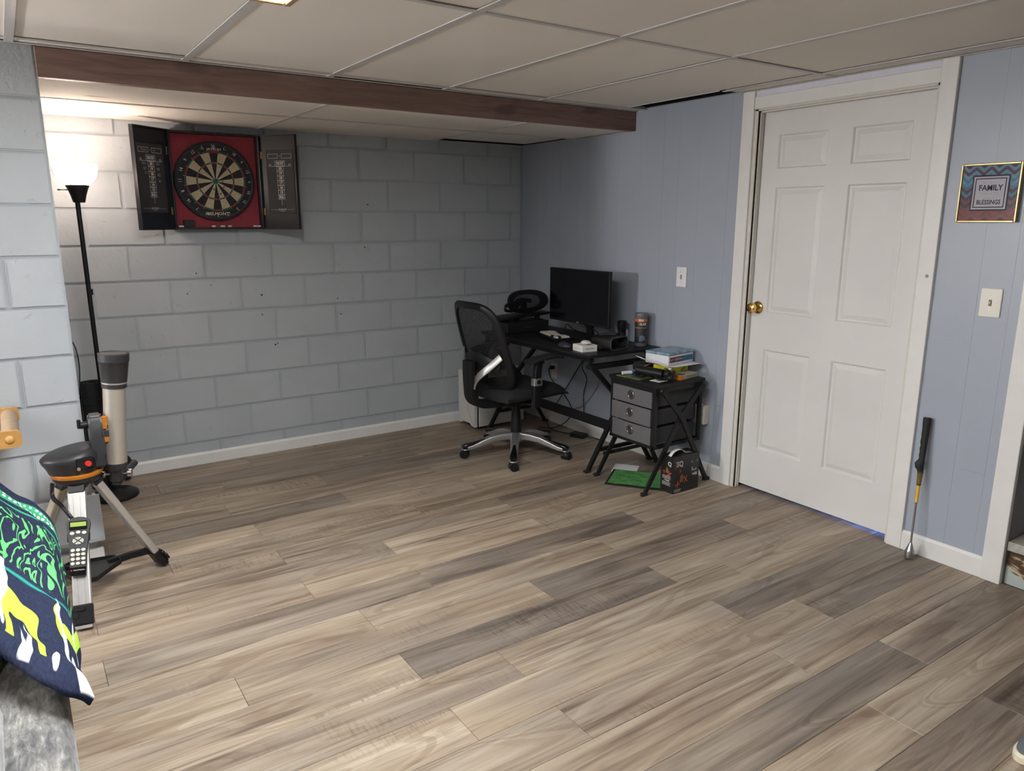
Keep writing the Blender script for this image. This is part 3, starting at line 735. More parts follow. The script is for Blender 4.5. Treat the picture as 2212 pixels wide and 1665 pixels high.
def chalk_door(hinge_x, end, label, hinge_left, writing):
    """a scoreboard door; hinge at the cabinet's front edge, swung open"""
    h = Vector((hinge_x, CY, 0)); e = Vector((end[0], end[1], 0)); d = (e - h); L = d.length; d.normalize()
    zmid = (CZ0 + CZ1) / 2; H = CZ1 - CZ0
    # local x runs left to right as seen from the room
    if hinge_left: F = frame((h.x, h.y, zmid), d, (0, 0, 1))
    else: F = frame((e.x, e.y, zmid), -d, (0, 0, 1))
    root = B(); box(root, (0, -H / 2, -.012), (L, H / 2, 0), .0015, 1, M=F)
    dr = obj('scoreboard_door', root, CABK, cab, label=label)
    # rim of the shallow door
    bm = B(); 
    for a, b, c, dd in ((0, -H / 2, .008, H / 2), (L - .008, -H / 2, L, H / 2), (.008, -H / 2, L - .008, -H / 2 + .008), (.008, H / 2 - .008, L - .008, H / 2)): box(bm, (a, b, 0), (c, dd, .016), .001, 1, M=F)
    obj('door_rim', bm, CABK, dr)
    bm = B(); x0, x1, y0, y1 = (.022, L - .045, -H * .33, H * .34) if not hinge_left else (.045, L - .022, -H * .33, H * .34)
    box(bm, (x0, y0, 0), (x1, y1, .003), .0008, 1, M=F); obj('chalk_panel', bm, plain('chalkboard', (0.030, 0.030, 0.033), .6, var=.3, scale=8), dr)
    xc = (x0 + x1) / 2; Fm = F @ Matrix.Translation((xc, 0, .0036)); wd = .0014; pw = (x1 - x0)
    bm = B(); hw = pw * .43
    ty = y1 - .035
    rectline(bm, -hw, ty - .013, -.012, ty + .013, wd, Fm); rectline(bm, .012, ty - .013, hw, ty + .013, wd, Fm)
    text(bm, 'vs', .009, Fm @ Matrix.Translation((0, ty, 0)))
    cy_ = ty - .042; rectline(bm, -.033, cy_ - .015, .033, cy_ + .016, wd, Fm); text(bm, 'CRICKET', .024, Fm @ Matrix.Translation((0, cy_, 0)), sx=.56, bold=.0005)
    stroke(bm, [(-hw, cy_ - .016), (hw, cy_ - .016)], wd, Fm)
    text(bm, '01', .015, Fm @ Matrix.Translation((-hw + .014, cy_ - .008, 0))); text(bm, '01', .015, Fm @ Matrix.Translation((hw - .012, cy_ - .008, 0)))
    for k, nm in enumerate(('20', '19', '18', '17', '16', '15', 'BULL')):
        yy = cy_ - .017 - .0275 * (k + .5); rectline(bm, -.021, yy - .0137, .021, yy + .0137, wd, Fm)
        text(bm, nm, .023, Fm @ Matrix.Translation((0, yy, 0)), sx=.6 if k == 6 else .95, bold=.0006)
    yb = cy_ - .017 - .0275 * 7; stroke(bm, [(0, yb), (0, yb - .032)], wd, Fm)
    text(bm, 'JAVELIN', .013, Fm @ Matrix.Translation((0, y0 + .024, 0)), sx=1.2); stroke(bm, [(-hw, y0 + .023), (-.034, y0 + .023)], .0008, Fm); stroke(bm, [(.034, y0 + .023), (hw, y0 + .023)], .0008, Fm)
    stroke(bm, [(-.016, y0 + .014), (.016, y0 + .014)], .0012, Fm)
    obj('printed_score', bm, INKW, dr, kind='stuff')
    if writing:
        for s, x, y, sz in writing:
            bm = B(); text(bm, s, sz, Fm @ Matrix.Translation((x, ty + y, 0)), bold=-.0002); obj('chalk_writing', bm, plain('chalk', (0.42, 0.42, 0.41), .9), dr)
    for yy in (H * .29, -H * .31):
        bm = B(); xx = .004 if hinge_left else L - .004
        box(bm, (xx - .016, yy - .022, .0005), (xx + .016, yy + .022, .004), .001, 1, M=F); cyl(bm, F @ Vector((xx + (-.004 if hinge_left else .004), yy - .022, .005)), F @ Vector((xx + (-.004 if hinge_left else .004), yy + .022, .005)), .0035, n=8)
        obj('hinge', bm, plain('brass_hinge', (0.25, 0.17, 0.09), .4, .8), dr)
chalk_door(CX0, (-2.702, -.243), 'scoreboard door with chalk scores', False, [('Alexa', -.042, 0, .017), ('JD', .032, 0, .015), ('101', -.05, -.072, .020), ('67', -.045, -.098, .022), ('11', -.04, -.122, .020), ('101', .048, -.072, .020), ('49', .048, -.10, .022), ('42', .05, -.13, .024), ('26', .05, -.162, .020)])
chalk_door(CX1, (-1.822, -.268), 'scoreboard door without chalk scores', True, None)
for k, (x, wd_) in enumerate(((-2.472, .028), (-2.288, .020), (-2.24, .026), (-2.195, .018), (-2.045, .022), (-2.02, .022))):
    bm = B(); cyl(bm, (x, -.060, CZ0 + t_ + .0055), (x + wd_, -.058, CZ0 + t_ + .0055), .0052, n=10)
    obj('chalk_stick', bm, WPAPER, label='%s white chalk stick from the left on the dartboard cabinet floor' % ('first second third fourth fifth sixth'.split()[k]), cat='chalk', group='chalk sticks in the dartboard cabinet')
bm = B(); box(bm, (-2.445, -.075, CZ0 + t_), (-2.385, -.045, CZ0 + t_ + .042), .002, 1)
obj('chalk_eraser', bm, plain('dark_felt', (0.03, 0.03, 0.032), .9), label='dark chalk eraser standing in the dartboard cabinet', cat='eraser')

# ------------------------------------------------------------------ wall plates
def switch(y, z, wd_, label, cream):
    t = thing('light_switch', label, 'switch', (0, y, z), group=None)
    m_ = plain('switch_plate_cream' if cream else 'switch_plate_white', (0.72, 0.70, 0.62) if cream else (0.76, 0.75, 0.76), .35, var=.02)
    bm = B(); box(bm, (-.0075, y - wd_ / 2, z - .059), (-.0008, y + wd_ / 2, z + .059), .0035, 2); obj('plate', bm, m_, t)
    bm = B(); box(bm, (-.0079, y - .006, z - .013), (-.0070, y + .006, z + .013)); obj('slot', bm, plain('switch_slot', (0.25, 0.2, 0.14), .6), t)
    bm = B(); box(bm, (-.0145, y - .0042, z - .010), (-.0078, y + .0042, z + .002), .001, 1, M=Matrix.Translation((0, y, z)) @ Matrix.Rotation(.3, 4, 'Y') @ Matrix.Translation((0, -y, -z))); obj('toggle', bm, plain('switch_toggle', (0.5, 0.44, 0.32), .4), t)
    for s in (-1, 1):
        bm = B(); cyl(bm, (-.0085, y, z + s * .030), (-.0072, y, z + s * .030), .0026, n=10); obj('screw', bm, SILVER, t)
switch(-1.678, 1.1745, .078, 'white light switch plate on the wall above the drawer cart', False)
switch(-3.380, 1.1745, .082, 'cream light switch plate on the wall below the framed sign', True)
ot = thing('wall_outlet', 'cream wall outlet with a black plug under the desk', 'outlet', (0, -.445, .40))
bm = B(); box(bm, (-.007, -.482, .342), (-.0008, -.408, .458), .003, 2); obj('plate', bm, plain('outlet_cream', (0.62, 0.60, 0.50), .4), ot)
for z in (.425, .375):
    bm = B(); box(bm, (-.0085, -.462, z - .014), (-.006, -.428, z + .014), .004, 2); obj('socket', bm, plain('outlet_cream', (0, 0, 0)), ot)
bm = B(); box(bm, (-.040, -.458, .412), (-.009, -.432, .438), .005, 2); cyl(bm, (-.038, -.445, .425), (-.06, -.45, .418), .005, .004, 8); obj('plug', bm, BLACKP, ot)
jb = thing('junction_box', 'cream surface mounted outlet box on the wall beside the drawer cart', 'outlet', (-.02, -1.91, .385))
bm = B(); box(bm, (-.045, -1.948, .328), (-.0008, -1.872, .442), .003, 2); obj('body', bm, plain('outlet_cream', (0, 0, 0)), jb)
bm = B(); box(bm, (-.049, -1.944, .332), (-.044, -1.876, .438), .002, 2); obj('cover', bm, plain('outlet_cream', (0, 0, 0)), jb)

# ------------------------------------------------------------------ framed sign
pic = thing('framed_sign', 'gold framed zigzag print reading FAMILY and BLESSINGS', 'picture', (-.01, -3.322, 1.497))
PY0, PY1, PZ0, PZ1 = -3.436, -3.208, 1.497, 1.729
FP = frame((-.020, (PY0 + PY1) / 2, (PZ0 + PZ1) / 2), (0, -1, 0), (0, 0, 1))    # local x towards the right of the picture
GOLD = plain('gold_moulding', (0.34, 0.25, 0.11), .3, .9, var=.15)
w2, h2 = (PY1 - PY0) / 2, (PZ1 - PZ0) / 2
bm = B()
for a, b, c, d in ((-w2, -h2, -w2 + .008, h2), (w2 - .008, -h2, w2, h2), (-w2 + .008, -h2, w2 - .008, -h2 + .008), (-w2 + .008, h2 - .008, w2 - .008, h2)): box(bm, (a, b, -.016), (c, d, .004), .002, 1, M=FP)
obj('moulding', bm, GOLD, pic, label='thin gold frame')
bm = B(); box(bm, (-w2 + .002, -h2 + .002, -.018), (w2 - .002, h2 - .002, -.002), 0, M=FP); obj('backing', bm, INKK, pic)
cols = [(0.10, 0.05, 0.06), (0.07, 0.16, 0.26), (0.14, 0.27, 0.38), (0.09, 0.05, 0.055), (0.28, 0.07, 0.06), (0.34, 0.16, 0.12), (0.10, 0.06, 0.09), (0.07, 0.19, 0.29), (0.16, 0.08, 0.09)]
ZM = [plain('zigzag_%d' % i, c, .6, var=.15, scale=50) for i, c in enumerate(cols)]
bm = B(); nz = 17; hw, hh = w2 - .008, h2 - .008; per = .056; amp = .013; st_ = (2 * hh + 2 * amp) / nz
def clampy(y): return max(-hh, min(hh, y))
for i in range(nz + 1):
    yb = -hh - amp + i * st_; n = 32
    for k in range(n):
        xa, xb = -hw + 2 * hw * k / n, -hw + 2 * hw * (k + 1) / n
        tri = lambda x: amp * (2 * abs(2 * ((x / per) % 1) - 1) - 1)
        q = [(xa, clampy(yb + tri(xa))), (xb, clampy(yb + tri(xb))), (xb, clampy(yb + st_ + tri(xb))), (xa, clampy(yb + st_ + tri(xa)))]
        if max(p[1] for p in q) - min(p[1] for p in q) < 1e-5: continue
        q = [p for j, p in enumerate(q) if (p[0], p[1]) not in q[:j]]
        if len(q) >= 3: flat(bm, q, FP @ Matrix.Translation((0, 0, -.0012)), (i * 4 + i // 3) % len(cols))
obj('zigzag_print', bm, ZM, pic)
PUR = plain('plum_ink', (0.045, 0.03, 0.045), .7); LAV = plain('pale_lilac_paper', (0.55, 0.53, 0.58), .7, var=.03)
bm = B()
for k, (s, mi) in enumerate(((.070, 0), (.064, 1), (.058, 0), (.054, 1))):
    flat(bm, [(-s, -s * 1.0), (s, -s), (s, s), (-s, s)], FP @ Matrix.Translation((.004, 0, -.0006 + .0003 * k)), mi)
obj('text_plate', bm, [PUR, LAV], pic)
bm = B(); Ft = FP @ Matrix.Translation((.004, 0, .0010))
text(bm, 'FAMILY', .031, Ft @ Matrix.Translation((.002, .019, 0)), sx=.88, bold=.0007); obj('bold_lettering', bm, plain('navy_ink', (0.03, 0.035, 0.075), .7), pic); bm = B(); text(bm, 'BLESSINGS', .0245, Ft @ Matrix.Translation((0, -.037, 0)), sx=.78, bold=.0006)
obj('bold_lettering', bm, plain('navy_ink', (0.03, 0.035, 0.075), .7), pic)
bm = B(); text(bm, 'The love of a', .0125, Ft @ Matrix.Translation((0, .041, 0)), bold=-.0003); text(bm, "is one of life's", .0125, Ft @ Matrix.Translation((0, -.003, 0)), bold=-.0003); text(bm, 'greatest', .0125, Ft @ Matrix.Translation((0, -.019, 0)), bold=-.0003)
obj('script_lettering', bm, plain('mauve_ink', (0.24, 0.21, 0.26), .7), pic, kind='stuff')
bm = B(); box(bm, (-w2 + .008, -h2 + .008, .0016), (w2 - .008, h2 - .008, .003), 0, M=FP)
gl = NT('picture_glass'); gl.b.inputs['Transmission Weight'].default_value = 1; gl.b.inputs['Roughness'].default_value = .03; gl.b.inputs['IOR'].default_value = 1.08; gl.base((1, 1, 1, 1))
obj('glass', bm, gl.m, pic)

# ------------------------------------------------------------------ golf swing trainer against the wall
gc = thing('swing_trainer', 'short golf swing trainer with black moulded grip and yellow sleeve against the wall', 'golf club', (-.097, -3.227, 0))
A = Vector((-.088, -3.226, .0)); Bq = Vector((-.024, -3.199, .645)); D = (Bq - A)
P_ = lambda s: A + D * s
Q = D.to_track_quat('Z', 'Y').to_matrix().to_4x4(); TM = Matrix.Translation(A + Vector((0, 0, .004))) @ Q; LL = D.length
bm = B(); lathe(bm, [(0, 0), (.019, 0), (.0205, .003), (.0205, .034), (.019, .038), (.010, .062), (.006, .072), (0, .072)], 28, TM); obj('weight', bm, plain('steel_weight', (0.42, 0.42, 0.43), .25, .9), gc, True, angle=35)
bm = B(); lathe(bm, [(.0045, .068), (.0048, .27), (.0, .27)], 14, TM); obj('shaft', bm, plain('steel_shaft', (0.40, 0.40, 0.41), .25, 1), gc, True, angle=35)
bm = B(); lathe(bm, [(0, .262), (.0068, .262), (.0072, .345), (0, .345)], 14, TM); obj('yellow_sleeve', bm, plain('yellow_sleeve', (0.72, 0.42, 0.035), .45), gc, True, angle=35)
bm = B(); pf = [(0, .338)]
for k in range(12): pf += [(.0082 + .0003 * k, .340 + .0052 * k), (.0095 + .0003 * k, .3425 + .0052 * k)]
lathe(bm, pf + [(.0125, .404), (0, .404)], 16, TM); obj('ribbed_collar', bm, plain('ribbed_collar', (0.05, 0.05, 0.02), .6), gc)
for k in range(8):
    bm = B(); zz = .350 + .006 * k; lathe(bm, [(.0101 + .0004 * k, zz), (.0106 + .0004 * k, zz + .0006), (.0101 + .0004 * k, zz + .0012)], 16, TM); obj('yellow_ring', bm, plain('yellow_sleeve', (0, 0, 0)), gc)
bm = B(); pts = []; sc = []
for z, r, off in ((.398, .011, 0), (.412, .0135, .001), (.425, .018, .006), (.437, .0195, .008), (.448, .0155, .003), (.462, .0125, 0), (.480, .0135, .001), (.492, .0125, 0), (.508, .0142, .001), (.522, .013, 0), (.540, .0148, .001), (.556, .0136, 0), (.574, .0152, 0), (.595, .0145, 0), (.620, .0160, 0), (LL, .0165, 0)):
    pts.append(TM @ Vector((0, 0, z)) + Vector((-off * .3, off, 0))); sc.append(r)
sweep(bm, pts, circ(1, 18), scales=sc, up=(0, 1, 0)); obj('grip', bm, RUBBER, gc, True, angle=50)

# ------------------------------------------------------------------ shoe at the lower right edge
sh = thing('sneaker', 'grey sneaker with cream sole at the lower right edge of the floor', 'shoe', (-.99, -4.13, 0), rotz=math.radians(-14), local=True)
def shoe_outline(k, n=36):
    out = []
    for i in range(n):
        a = 2 * PI * i / n; x = math.cos(a); y = math.sin(a)
        wid = .046 + .008 * (-x) if x < 0 else .046 - .008 * x
        out.append((x * .140 * k, y * wid * (k + .0)))
    return out
bm = B(); M0 = Matrix.Identity(4)
rings = [(1.0, .0), (1.05, .006), (1.05, .024), (1.0, .030)]
R_ = [[bm.verts.new((x, y, z)) for x, y in shoe_outline(k)] for k, z in rings]
for a, b in zip(R_, R_[1:]):
    for i in range(36): bm.faces.new((a[i], a[(i + 1) % 36], b[(i + 1) % 36], b[i]))
bm.faces.new(R_[0][::-1]); bm.faces.new(R_[-1]); obj('sole', bm, plain('cream_rubber', (0.62, 0.57, 0.42), .6), sh, True, angle=40)
bm = B(); Rr = []
for k, z0_, z1_ in ((.98, .028, .028), (.96, .04, .050), (.86, .052, .078), (.66, .060, .092), (.45, .062, .098)):
    ring = []
    for x, y in shoe_outline(k): ring.append(bm.verts.new((x + (1 - k) * .05, y, z0_ + (z1_ - z0_) * max(0, min(1, (x + .14) / .2)))))
    Rr.append(ring)
for a, b in zip(Rr, Rr[1:]):
    for i in range(36): bm.faces.new((a[i], a[(i + 1) % 36], b[(i + 1) % 36], b[i]))
obj('upper', bm, plain('grey_canvas', (0.085, 0.095, 0.11), .85, bump=.3), sh, True)
bm = B(); bm.faces.new([bm.verts.new(v) for v in [(x + .027, y, .055 + .03 * max(0, min(1, (x + .14) / .2))) for x, y in shoe_outline(.46)]]); obj('insole', bm, INKK, sh)
for k in range(4):
    bm = B(); x = -.055 + .022 * k; tube(bm, [(x, -.022, .068 + .006 * k), (x, 0, .078 + .007 * k), (x, .022, .068 + .006 * k)], .003, 6); obj('lace', bm, plain('grey_lace', (0.3, 0.31, 0.33), .8), sh)
# ------------------------------------------------------------------ telescope on tripod
TH = Vector((-3.200, -1.507, 0))
tel = thing('telescope', 'silver telescope on a motor mount and aluminium tripod by the block wall', 'telescope', (TH.x, TH.y, 0))
MK = plain('mount_black', (0.020, 0.020, 0.022), .45, var=.15, bump=.1, scale=60); ORG = plain('orange_anodised', (0.55, 0.19, 0.02), .35, .3)
CHAMP = plain('champagne_metal', (0.55, 0.51, 0.44), .33, .65, var=.03)
FEET = [Vector((-3.256, -1.818, 0)), Vector((-2.914, -1.394, 0)), Vector((-3.430, -1.330, 0))]
for i, f in enumerate(FEET):
    d = (f - TH); d.z = 0; d.normalize(); tang = Vector((-d.y, d.x, 0))
    top = TH + d * .055 + Vector((0, 0, .490)); foot = f + Vector((0, 0, .012)); ax = (foot - top)
    F = frame(top, ax, tang)       # local x along the leg, y tangential
    L = ax.length
    bm = B(); prism(bm, [(p[0], p[1]) for p in rrect(.031, .014, .006, 3)], .03, L - .07, frame(top, tang, tang.cross(ax.normalized()) * -1)) 
    # extruded aluminium leg with two grooves
    lg = obj('leg', bm, ALU if i != 2 else CHAMP, tel, label='aluminium leg')
    bm = B()
    for s in (-1, 1): box(bm, (.05, s * .012 - .0012, -.0152), (L - .075, s * .012 + .0012, -.0135), 0, M=F)
    for s in (-1, 1): box(bm, (.05, s * .012 - .0012, .0135), (L - .075, s * .012 + .0012, .0152), 0, M=F)
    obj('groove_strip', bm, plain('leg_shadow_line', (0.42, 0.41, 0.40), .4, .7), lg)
    bm = B(); box(bm, (-.012, -.028, -.017), (.036, .028, .017), .004, 2, M=F); obj('top_hinge', bm, MK, lg)
    bm = B(); box(bm, (L - .085, -.034, -.019), (L - .008, .034, .019), .006, 2, M=F); obj('foot_clamp', bm, BLACKP, lg)
    bm = B(); box(bm, (L - .066, -.062, .012), (L - .034, -.012, .021), .002, 1, M=F); box(bm, (L - .070, -.040, .012), (L - .060, .010, .024), .002, 1, M=F); obj('clamp_lever', bm, BLACKP, lg)
    bm = B(); box(bm, (L - .010, -.029, -.013), (L + .004, .029, .013), .002, 1, M=F)
    for v in bm.verts: v.co.z = max(v.co.z, .0005)
    obj('foot_tip', bm, ALU if i == 0 else RUBBER, lg)
    # spreader arm
    a0 = TH + d * .075 + Vector((0, 0, .105)); a1 = top + ax * .84
    bm = B(); sweep(bm, [a0, a0 + (a1 - a0) * .5 + Vector((0, 0, .004)), a1], rect(.010, .013)); obj('spreader_arm', bm, BLACKP, tel)
# accessory tray
bm = B(); M = Matrix.Translation((TH.x, TH.y, .098)); pts = []
a0_ = math.atan2((FEET[0] - TH).y, (FEET[0] - TH).x)
for k in range(3):
    a = a0_ + k * 2 * PI / 3
    for da in (-.30, -.1, .1, .30): pts.append((.118 * math.cos(a + da), .118 * math.sin(a + da)))
    pts.append((.085 * math.cos(a + PI / 3), .085 * math.sin(a + PI / 3)))
prism(bm, pts, 0, .004, M); obj('tray', bm, plain('tray_black', (0.018, 0.018, 0.018), .5), tel)
bm = B(); n = len(pts)
for k in range(n):
    a, b = Vector((*pts[k], 0)), Vector((*pts[(k + 1) % n], 0)); q = [M @ a, M @ b, M @ (b + Vector((0, 0, .018))), M @ (a + Vector((0, 0, .018)))]
    c_ = [M @ (p * .965 + Vector((0, 0, z))) for p, z in ((a, .018), (b, .018), (b, 0), (a, 0))]
    bm.faces.new([bm.verts.new(v) for v in q]); bm.faces.new([bm.verts.new(v) for v in c_]); bm.faces.new([bm.verts.new(v) for v in (q[3], q[2], c_[1], c_[0])])
obj('tray_rim', bm, BLACKP, tel)
# hub, azimuth base
TT = Matrix.Translation((TH.x, TH.y, 0))
bm = B(); lathe(bm, [(0, .46), (.03, .46), (.040, .475), (.075, .490), (.086, .505), (.089, .520), (0, .520)], 36, TT); obj('hub', bm, MK, tel, True, angle=40)
bm = B(); lathe(bm, [(0, .519), (.0915, .519), (.093, .523), (.093, .531), (.0915, .535), (0, .535)], 48, TT); obj('orange_ring', bm, ORG, tel, True, angle=40, label='orange ring')
bm = B()
N = 40; lev = [(.534, .088, 0), (.556, .095, 0), (.582, .104, .3), (.598, .106, .5), (.612, .098, 1), (.622, .080, 1), (.626, .04, 1), (.627, .001, 1)]
R_ = []
for z, r, k in lev:
    ring = []
    for q in range(N):
        a = 2 * PI * q / N; x = math.cos(a); y = math.sin(a)
        ring.append(bm.verts.new((TH.x - .008 * k + x * r * (1.10 if x < 0 else .93), TH.y + y * r * .93, z + .016 * x * k * (r / .1))))
    R_.append(ring)
for a, b in zip(R_, R_[1:]):
    for q in range(N): bm.faces.new((a[q], a[(q + 1) % N], b[(q + 1) % N], b[q]))
bm.faces.new(R_[0][::-1]); bm.faces.new(R_[-1]); obj('motor_base', bm, MK, tel, True, angle=50)
# fork arm
bm = B(); AX = -3.118
arm = [(-.058, .545), (.058, .545), (.060, .60), (.052, .66), (.040, .72), (.028, .748), (0, .758), (-.028, .748), (-.040, .72), (-.048, .66), (-.056, .60)]
M = frame((AX, TH.y - .005, 0), (0, 1, 0), (0, 0, 1)); prism(bm, arm, -.024, .024, M)
bmesh.ops.bevel(bm, geom=[e for e in bm.edges], offset=.007, segments=2, affect='EDGES'); obj('fork_arm', bm, MK, tel, True, angle=35)
bm = B(); cyl(bm, (AX - .022, TH.y - .005, .712), (AX - .050, TH.y - .005, .712), .014, n=16); box(bm, (AX - .062, TH.y - .012, .700), (AX - .048, TH.y + .002, .736), .003, 1); obj('altitude_knob', bm, BLACKP, tel)
bm = B(); cyl(bm, (AX + .02, TH.y - .005, .70), (AX + .048, TH.y - .005, .70), .024, n=20); box(bm, (AX + .02, TH.y - .03, .655), (AX + .046, TH.y + .02, .685), .003, 1); obj('tube_saddle', bm, plain('saddle_grey', (0.03, 0.03, 0.033), .4), tel)
bm = B(); box(bm, (-3.086, TH.y - .026, .635), (-3.074, TH.y + .016, .742), .002, 1); box(bm, (-3.098, TH.y - .030, .69), (-3.078, TH.y - .016, .742), .002, 1); box(bm, (-3.098, TH.y - .030, .635), (-3.078, TH.y - .016, .66), .002, 1); obj('dovetail_bracket', bm, ORG, tel, label='orange dovetail bracket')
bm = B(); pb = Vector((TH.x + .035, TH.y - .099, .582)); cyl(bm, pb, pb + Vector((.003, -.012, .001)), .0105, n=18); obj('power_button', bm, plain('red_button', (0.65, 0.03, 0.02), .35), tel, label='red power button')
bm = B(); box(bm, (TH.x - .010, TH.y - .1015, .560), (TH.x + .060, TH.y - .085, .604), .010, 3, M=None); obj('button_panel', bm, GLOSSK, tel)
bm = B(); pb = Vector((TH.x + .003, TH.y - .103, .566)); cyl(bm, pb, pb + Vector((0, -.006, 0)), .0065, n=14); obj('power_socket', bm, plain('socket_metal', (0.5, 0.47, 0.38), .3, .8), tel)
# optical tube, tilted a little
tb = Vector((-3.062, -1.500, .500)); tt = Vector((-3.024, -1.512, .985)); AXT = (tt - tb).normalized()
Mt = Matrix.Translation(tb) @ AXT.to_track_quat('Z', 'Y').to_matrix().to_4x4(); Lt = (tt - tb).length
bm = B(); lathe(bm, [(0, .035), (.0415, .035), (.0415, Lt - .12), (0, Lt - .12)], 40, Mt); tubeo = obj('optical_tube', bm, CHAMP, tel, True, angle=40, label='champagne silver tube')
bm = B(); lathe(bm, [(.042, Lt - .135), (.0455, Lt - .135), (.0455, Lt - .118), (.042, Lt - .118)], 40, Mt); obj('rear_ring', bm, MK, tel, True, angle=40)
bm = B(); lathe(bm, [(.042, Lt - .118), (.0462, Lt - .118), (.0462, Lt - .112), (.042, Lt - .112)], 40, Mt); obj('silver_ring', bm, CHAMP, tel, True, angle=40)
bm = B(); lathe(bm, [(.042, Lt - .112), (.047, Lt - .112), (.0545, Lt - .030), (.0565, Lt - .028), (.0565, Lt + .002), (.052, Lt + .004), (.050, Lt + .002), (0, Lt + .001)], 40, Mt); obj('dew_shield', bm, MK, tel, True, angle=40, label='black dew shield')
bm = B()
for r0, r1 in ((.044, .047), (.033, .0355)): lathe(bm, [(r0, Lt + .0012), ((r0 + r1) / 2, Lt + .003), (r1, Lt + .0012)], 40, Mt)
lathe(bm, [(0, Lt - .004), (.023, Lt - .003), (.024, Lt + .0014)], 30, Mt @ Matrix.Translation((-.010, .004, 0))); obj('lens_cap', bm, plain('cap_grey', (0.045, 0.047, 0.05), .5), tel, True)
bm = B(); lathe(bm, [(0, .040), (.042, .040), (.042, .028), (.038, .012), (.030, .004), (.024, -.004), (.024, -.040), (0, -.040)], 36, Mt); obj('focuser', bm, MK, tel, True, angle=40)
for s in (-1, 1):
    bm = B(); c = Mt @ Vector((0, 0, -.012)); u = Vector((1, -.35, 0)).normalized()
    cyl(bm, c + u * s * .022, c + u * s * .046, .0035, n=10); cyl(bm, c + u * s * .044, c + u * s * .058, .0165 if s > 0 else .013, n=24); obj('focus_knob', bm, CHROME, tel, True, angle=40, label='chrome focus knob')
bm = B(); c = Mt @ Vector((0, 0, -.055)); cyl(bm, Mt @ Vector((0, 0, -.036)), c, .017, n=18); cyl(bm, c + Vector((0, 0, .004)), c + Vector((.045, .05, .03)), .017, n=18); cyl(bm, c + Vector((.045, .05, .03)), c + Vector((.085, .092, .052)), .0145, n=18); obj('star_diagonal', bm, MK, tel, True, angle=40)
bm = B(); f0 = Mt @ Vector((.052, .012, .075)); box(bm, f0 - Vector((.016, .02, .045)), f0 + Vector((.010, .02, .02)), .005, 2); cyl(bm, f0 + Vector((0, 0, -.01)), f0 + Vector((-.002, .002, .045)), .016, n=18); cyl(bm, f0 + Vector((.008, 0, -.02)), f0 + Vector((.022, -.006, -.018)), .0035, n=10); obj('finder_scope', bm, MK, tel, True, angle=40)
# hand controller clipped to the front leg
d = (FEET[0] - TH); d.z = 0; d.normalize(); top = TH + d * .055 + Vector((0, 0, .490)); ax = (FEET[0] + Vector((0, 0, .012)) - top)
cen = top + ax * .45
up = (-ax).normalized(); nrm = d - up * d.dot(up); nrm.normalize()
xr = up.cross(nrm).normalized()
rot_t = Matrix.Rotation(math.radians(0), 4, 'Z')
HF = frame(cen + nrm * .030, xr, up) @ Matrix.Rotation(math.radians(-3), 4, 'Z')
hand = thing('hand_controller', 'grey telescope hand controller with green display on the front leg', 'remote control', tuple(cen + nrm * .03))
bm = B(); outl = [(-.026, -.108), (.026, -.108), (.027, -.07), (.030, .0), (.036, .055), (.040, .085), (.036, .100), (.022, .109), (0, .112), (-.022, .109), (-.036, .100), (-.040, .085), (-.036, .055), (-.030, 0), (-.027, -.07)]
prism(bm, outl, -.012, .010, HF); bmesh.ops.bevel(bm, geom=[e for e in bm.edges if abs((HF.inverted() @ ((e.verts[0].co + e.verts[1].co) / 2)).z - .010) < .001], offset=.003, segments=2, affect='EDGES')
obj('case', bm, plain('controller_grey', (0.035, 0.037, 0.040), .5), hand)
bm = B(); prism(bm, [(-.026, -.106), (.026, -.106), (.0268, -.078), (-.0268, -.078)], .0098, .0112, HF); obj('lower_label', bm, GLOSSK, hand)
bm = B(); text(bm, 'CELESTRON', .0062, HF @ Matrix.Translation((.003, -.089, .0115)), sx=1.1); obj('lettering', bm, INKW, hand)
bm = B(); flat(bm, [(.0025 * math.cos(k * PI / 5) - .0215, .0025 * math.sin(k * PI / 5) - .089) for k in range(10)], HF @ Matrix.Translation((0, 0, .0115))); obj('red_dot', bm, plain('red_button', (0, 0, 0)), hand)
bm = B(); prism(bm, rrect(.030, .0165, .003, 3), .0100, .0115, HF @ Matrix.Translation((0, .079, 0))); obj('display_bezel', bm, GLOSSK, hand)
bm = B(); prism(bm, rect(.0265, .0082), .0115, .0121, HF @ Matrix.Translation((0, .083, 0))); obj('display', bm, plain('lcd_green', (0.30, 0.42, 0.07), .4), hand, label='green display')
KEYM = plain('key_cream', (0.60, 0.60, 0.50), .5)
def key(x, y, a=.0078, b=.0058):
    bm = B(); prism(bm, [(a * math.cos(2 * PI * k / 16), b * math.sin(2 * PI * k / 16)) for k in range(16)], .0098, .0128, HF @ Matrix.Translation((x, y, 0))); obj('button', bm, KEYM, hand)
for k, x in enumerate((-.020, 0, .020)): key(x, .050 + (0.003 if k == 1 else 0))
for r in range(4):
    for x in (-.0175, 0, .0175): key(x, -.014 - r * .0165, .0072, .0058)
for k in range(4):
    bm = B(); a0 = PI / 4 + k * PI / 2 + .14; pts = [(.004 * math.cos(a0 + .64), .003 * math.sin(a0 + .64))] + [(.0185 * math.cos(a0 + t * .215), .0135 * math.sin(a0 + t * .215)) for t in range(7)]
    prism(bm, pts, .0098, .0128, HF @ Matrix.Translation((0, .021, 0))); obj('arrow_button', bm, KEYM, hand)
    bm = B(); a = k * PI / 2; tri = [(math.cos(a) * .0125 * 1.0 + math.cos(a + s) * .0026, math.sin(a) * .0095 + math.sin(a + s) * .0026) for s in (0, 2.2, -2.2)]; flat(bm, tri, HF @ Matrix.Translation((0, .021, .0130))); obj('arrow', bm, INKK, hand)
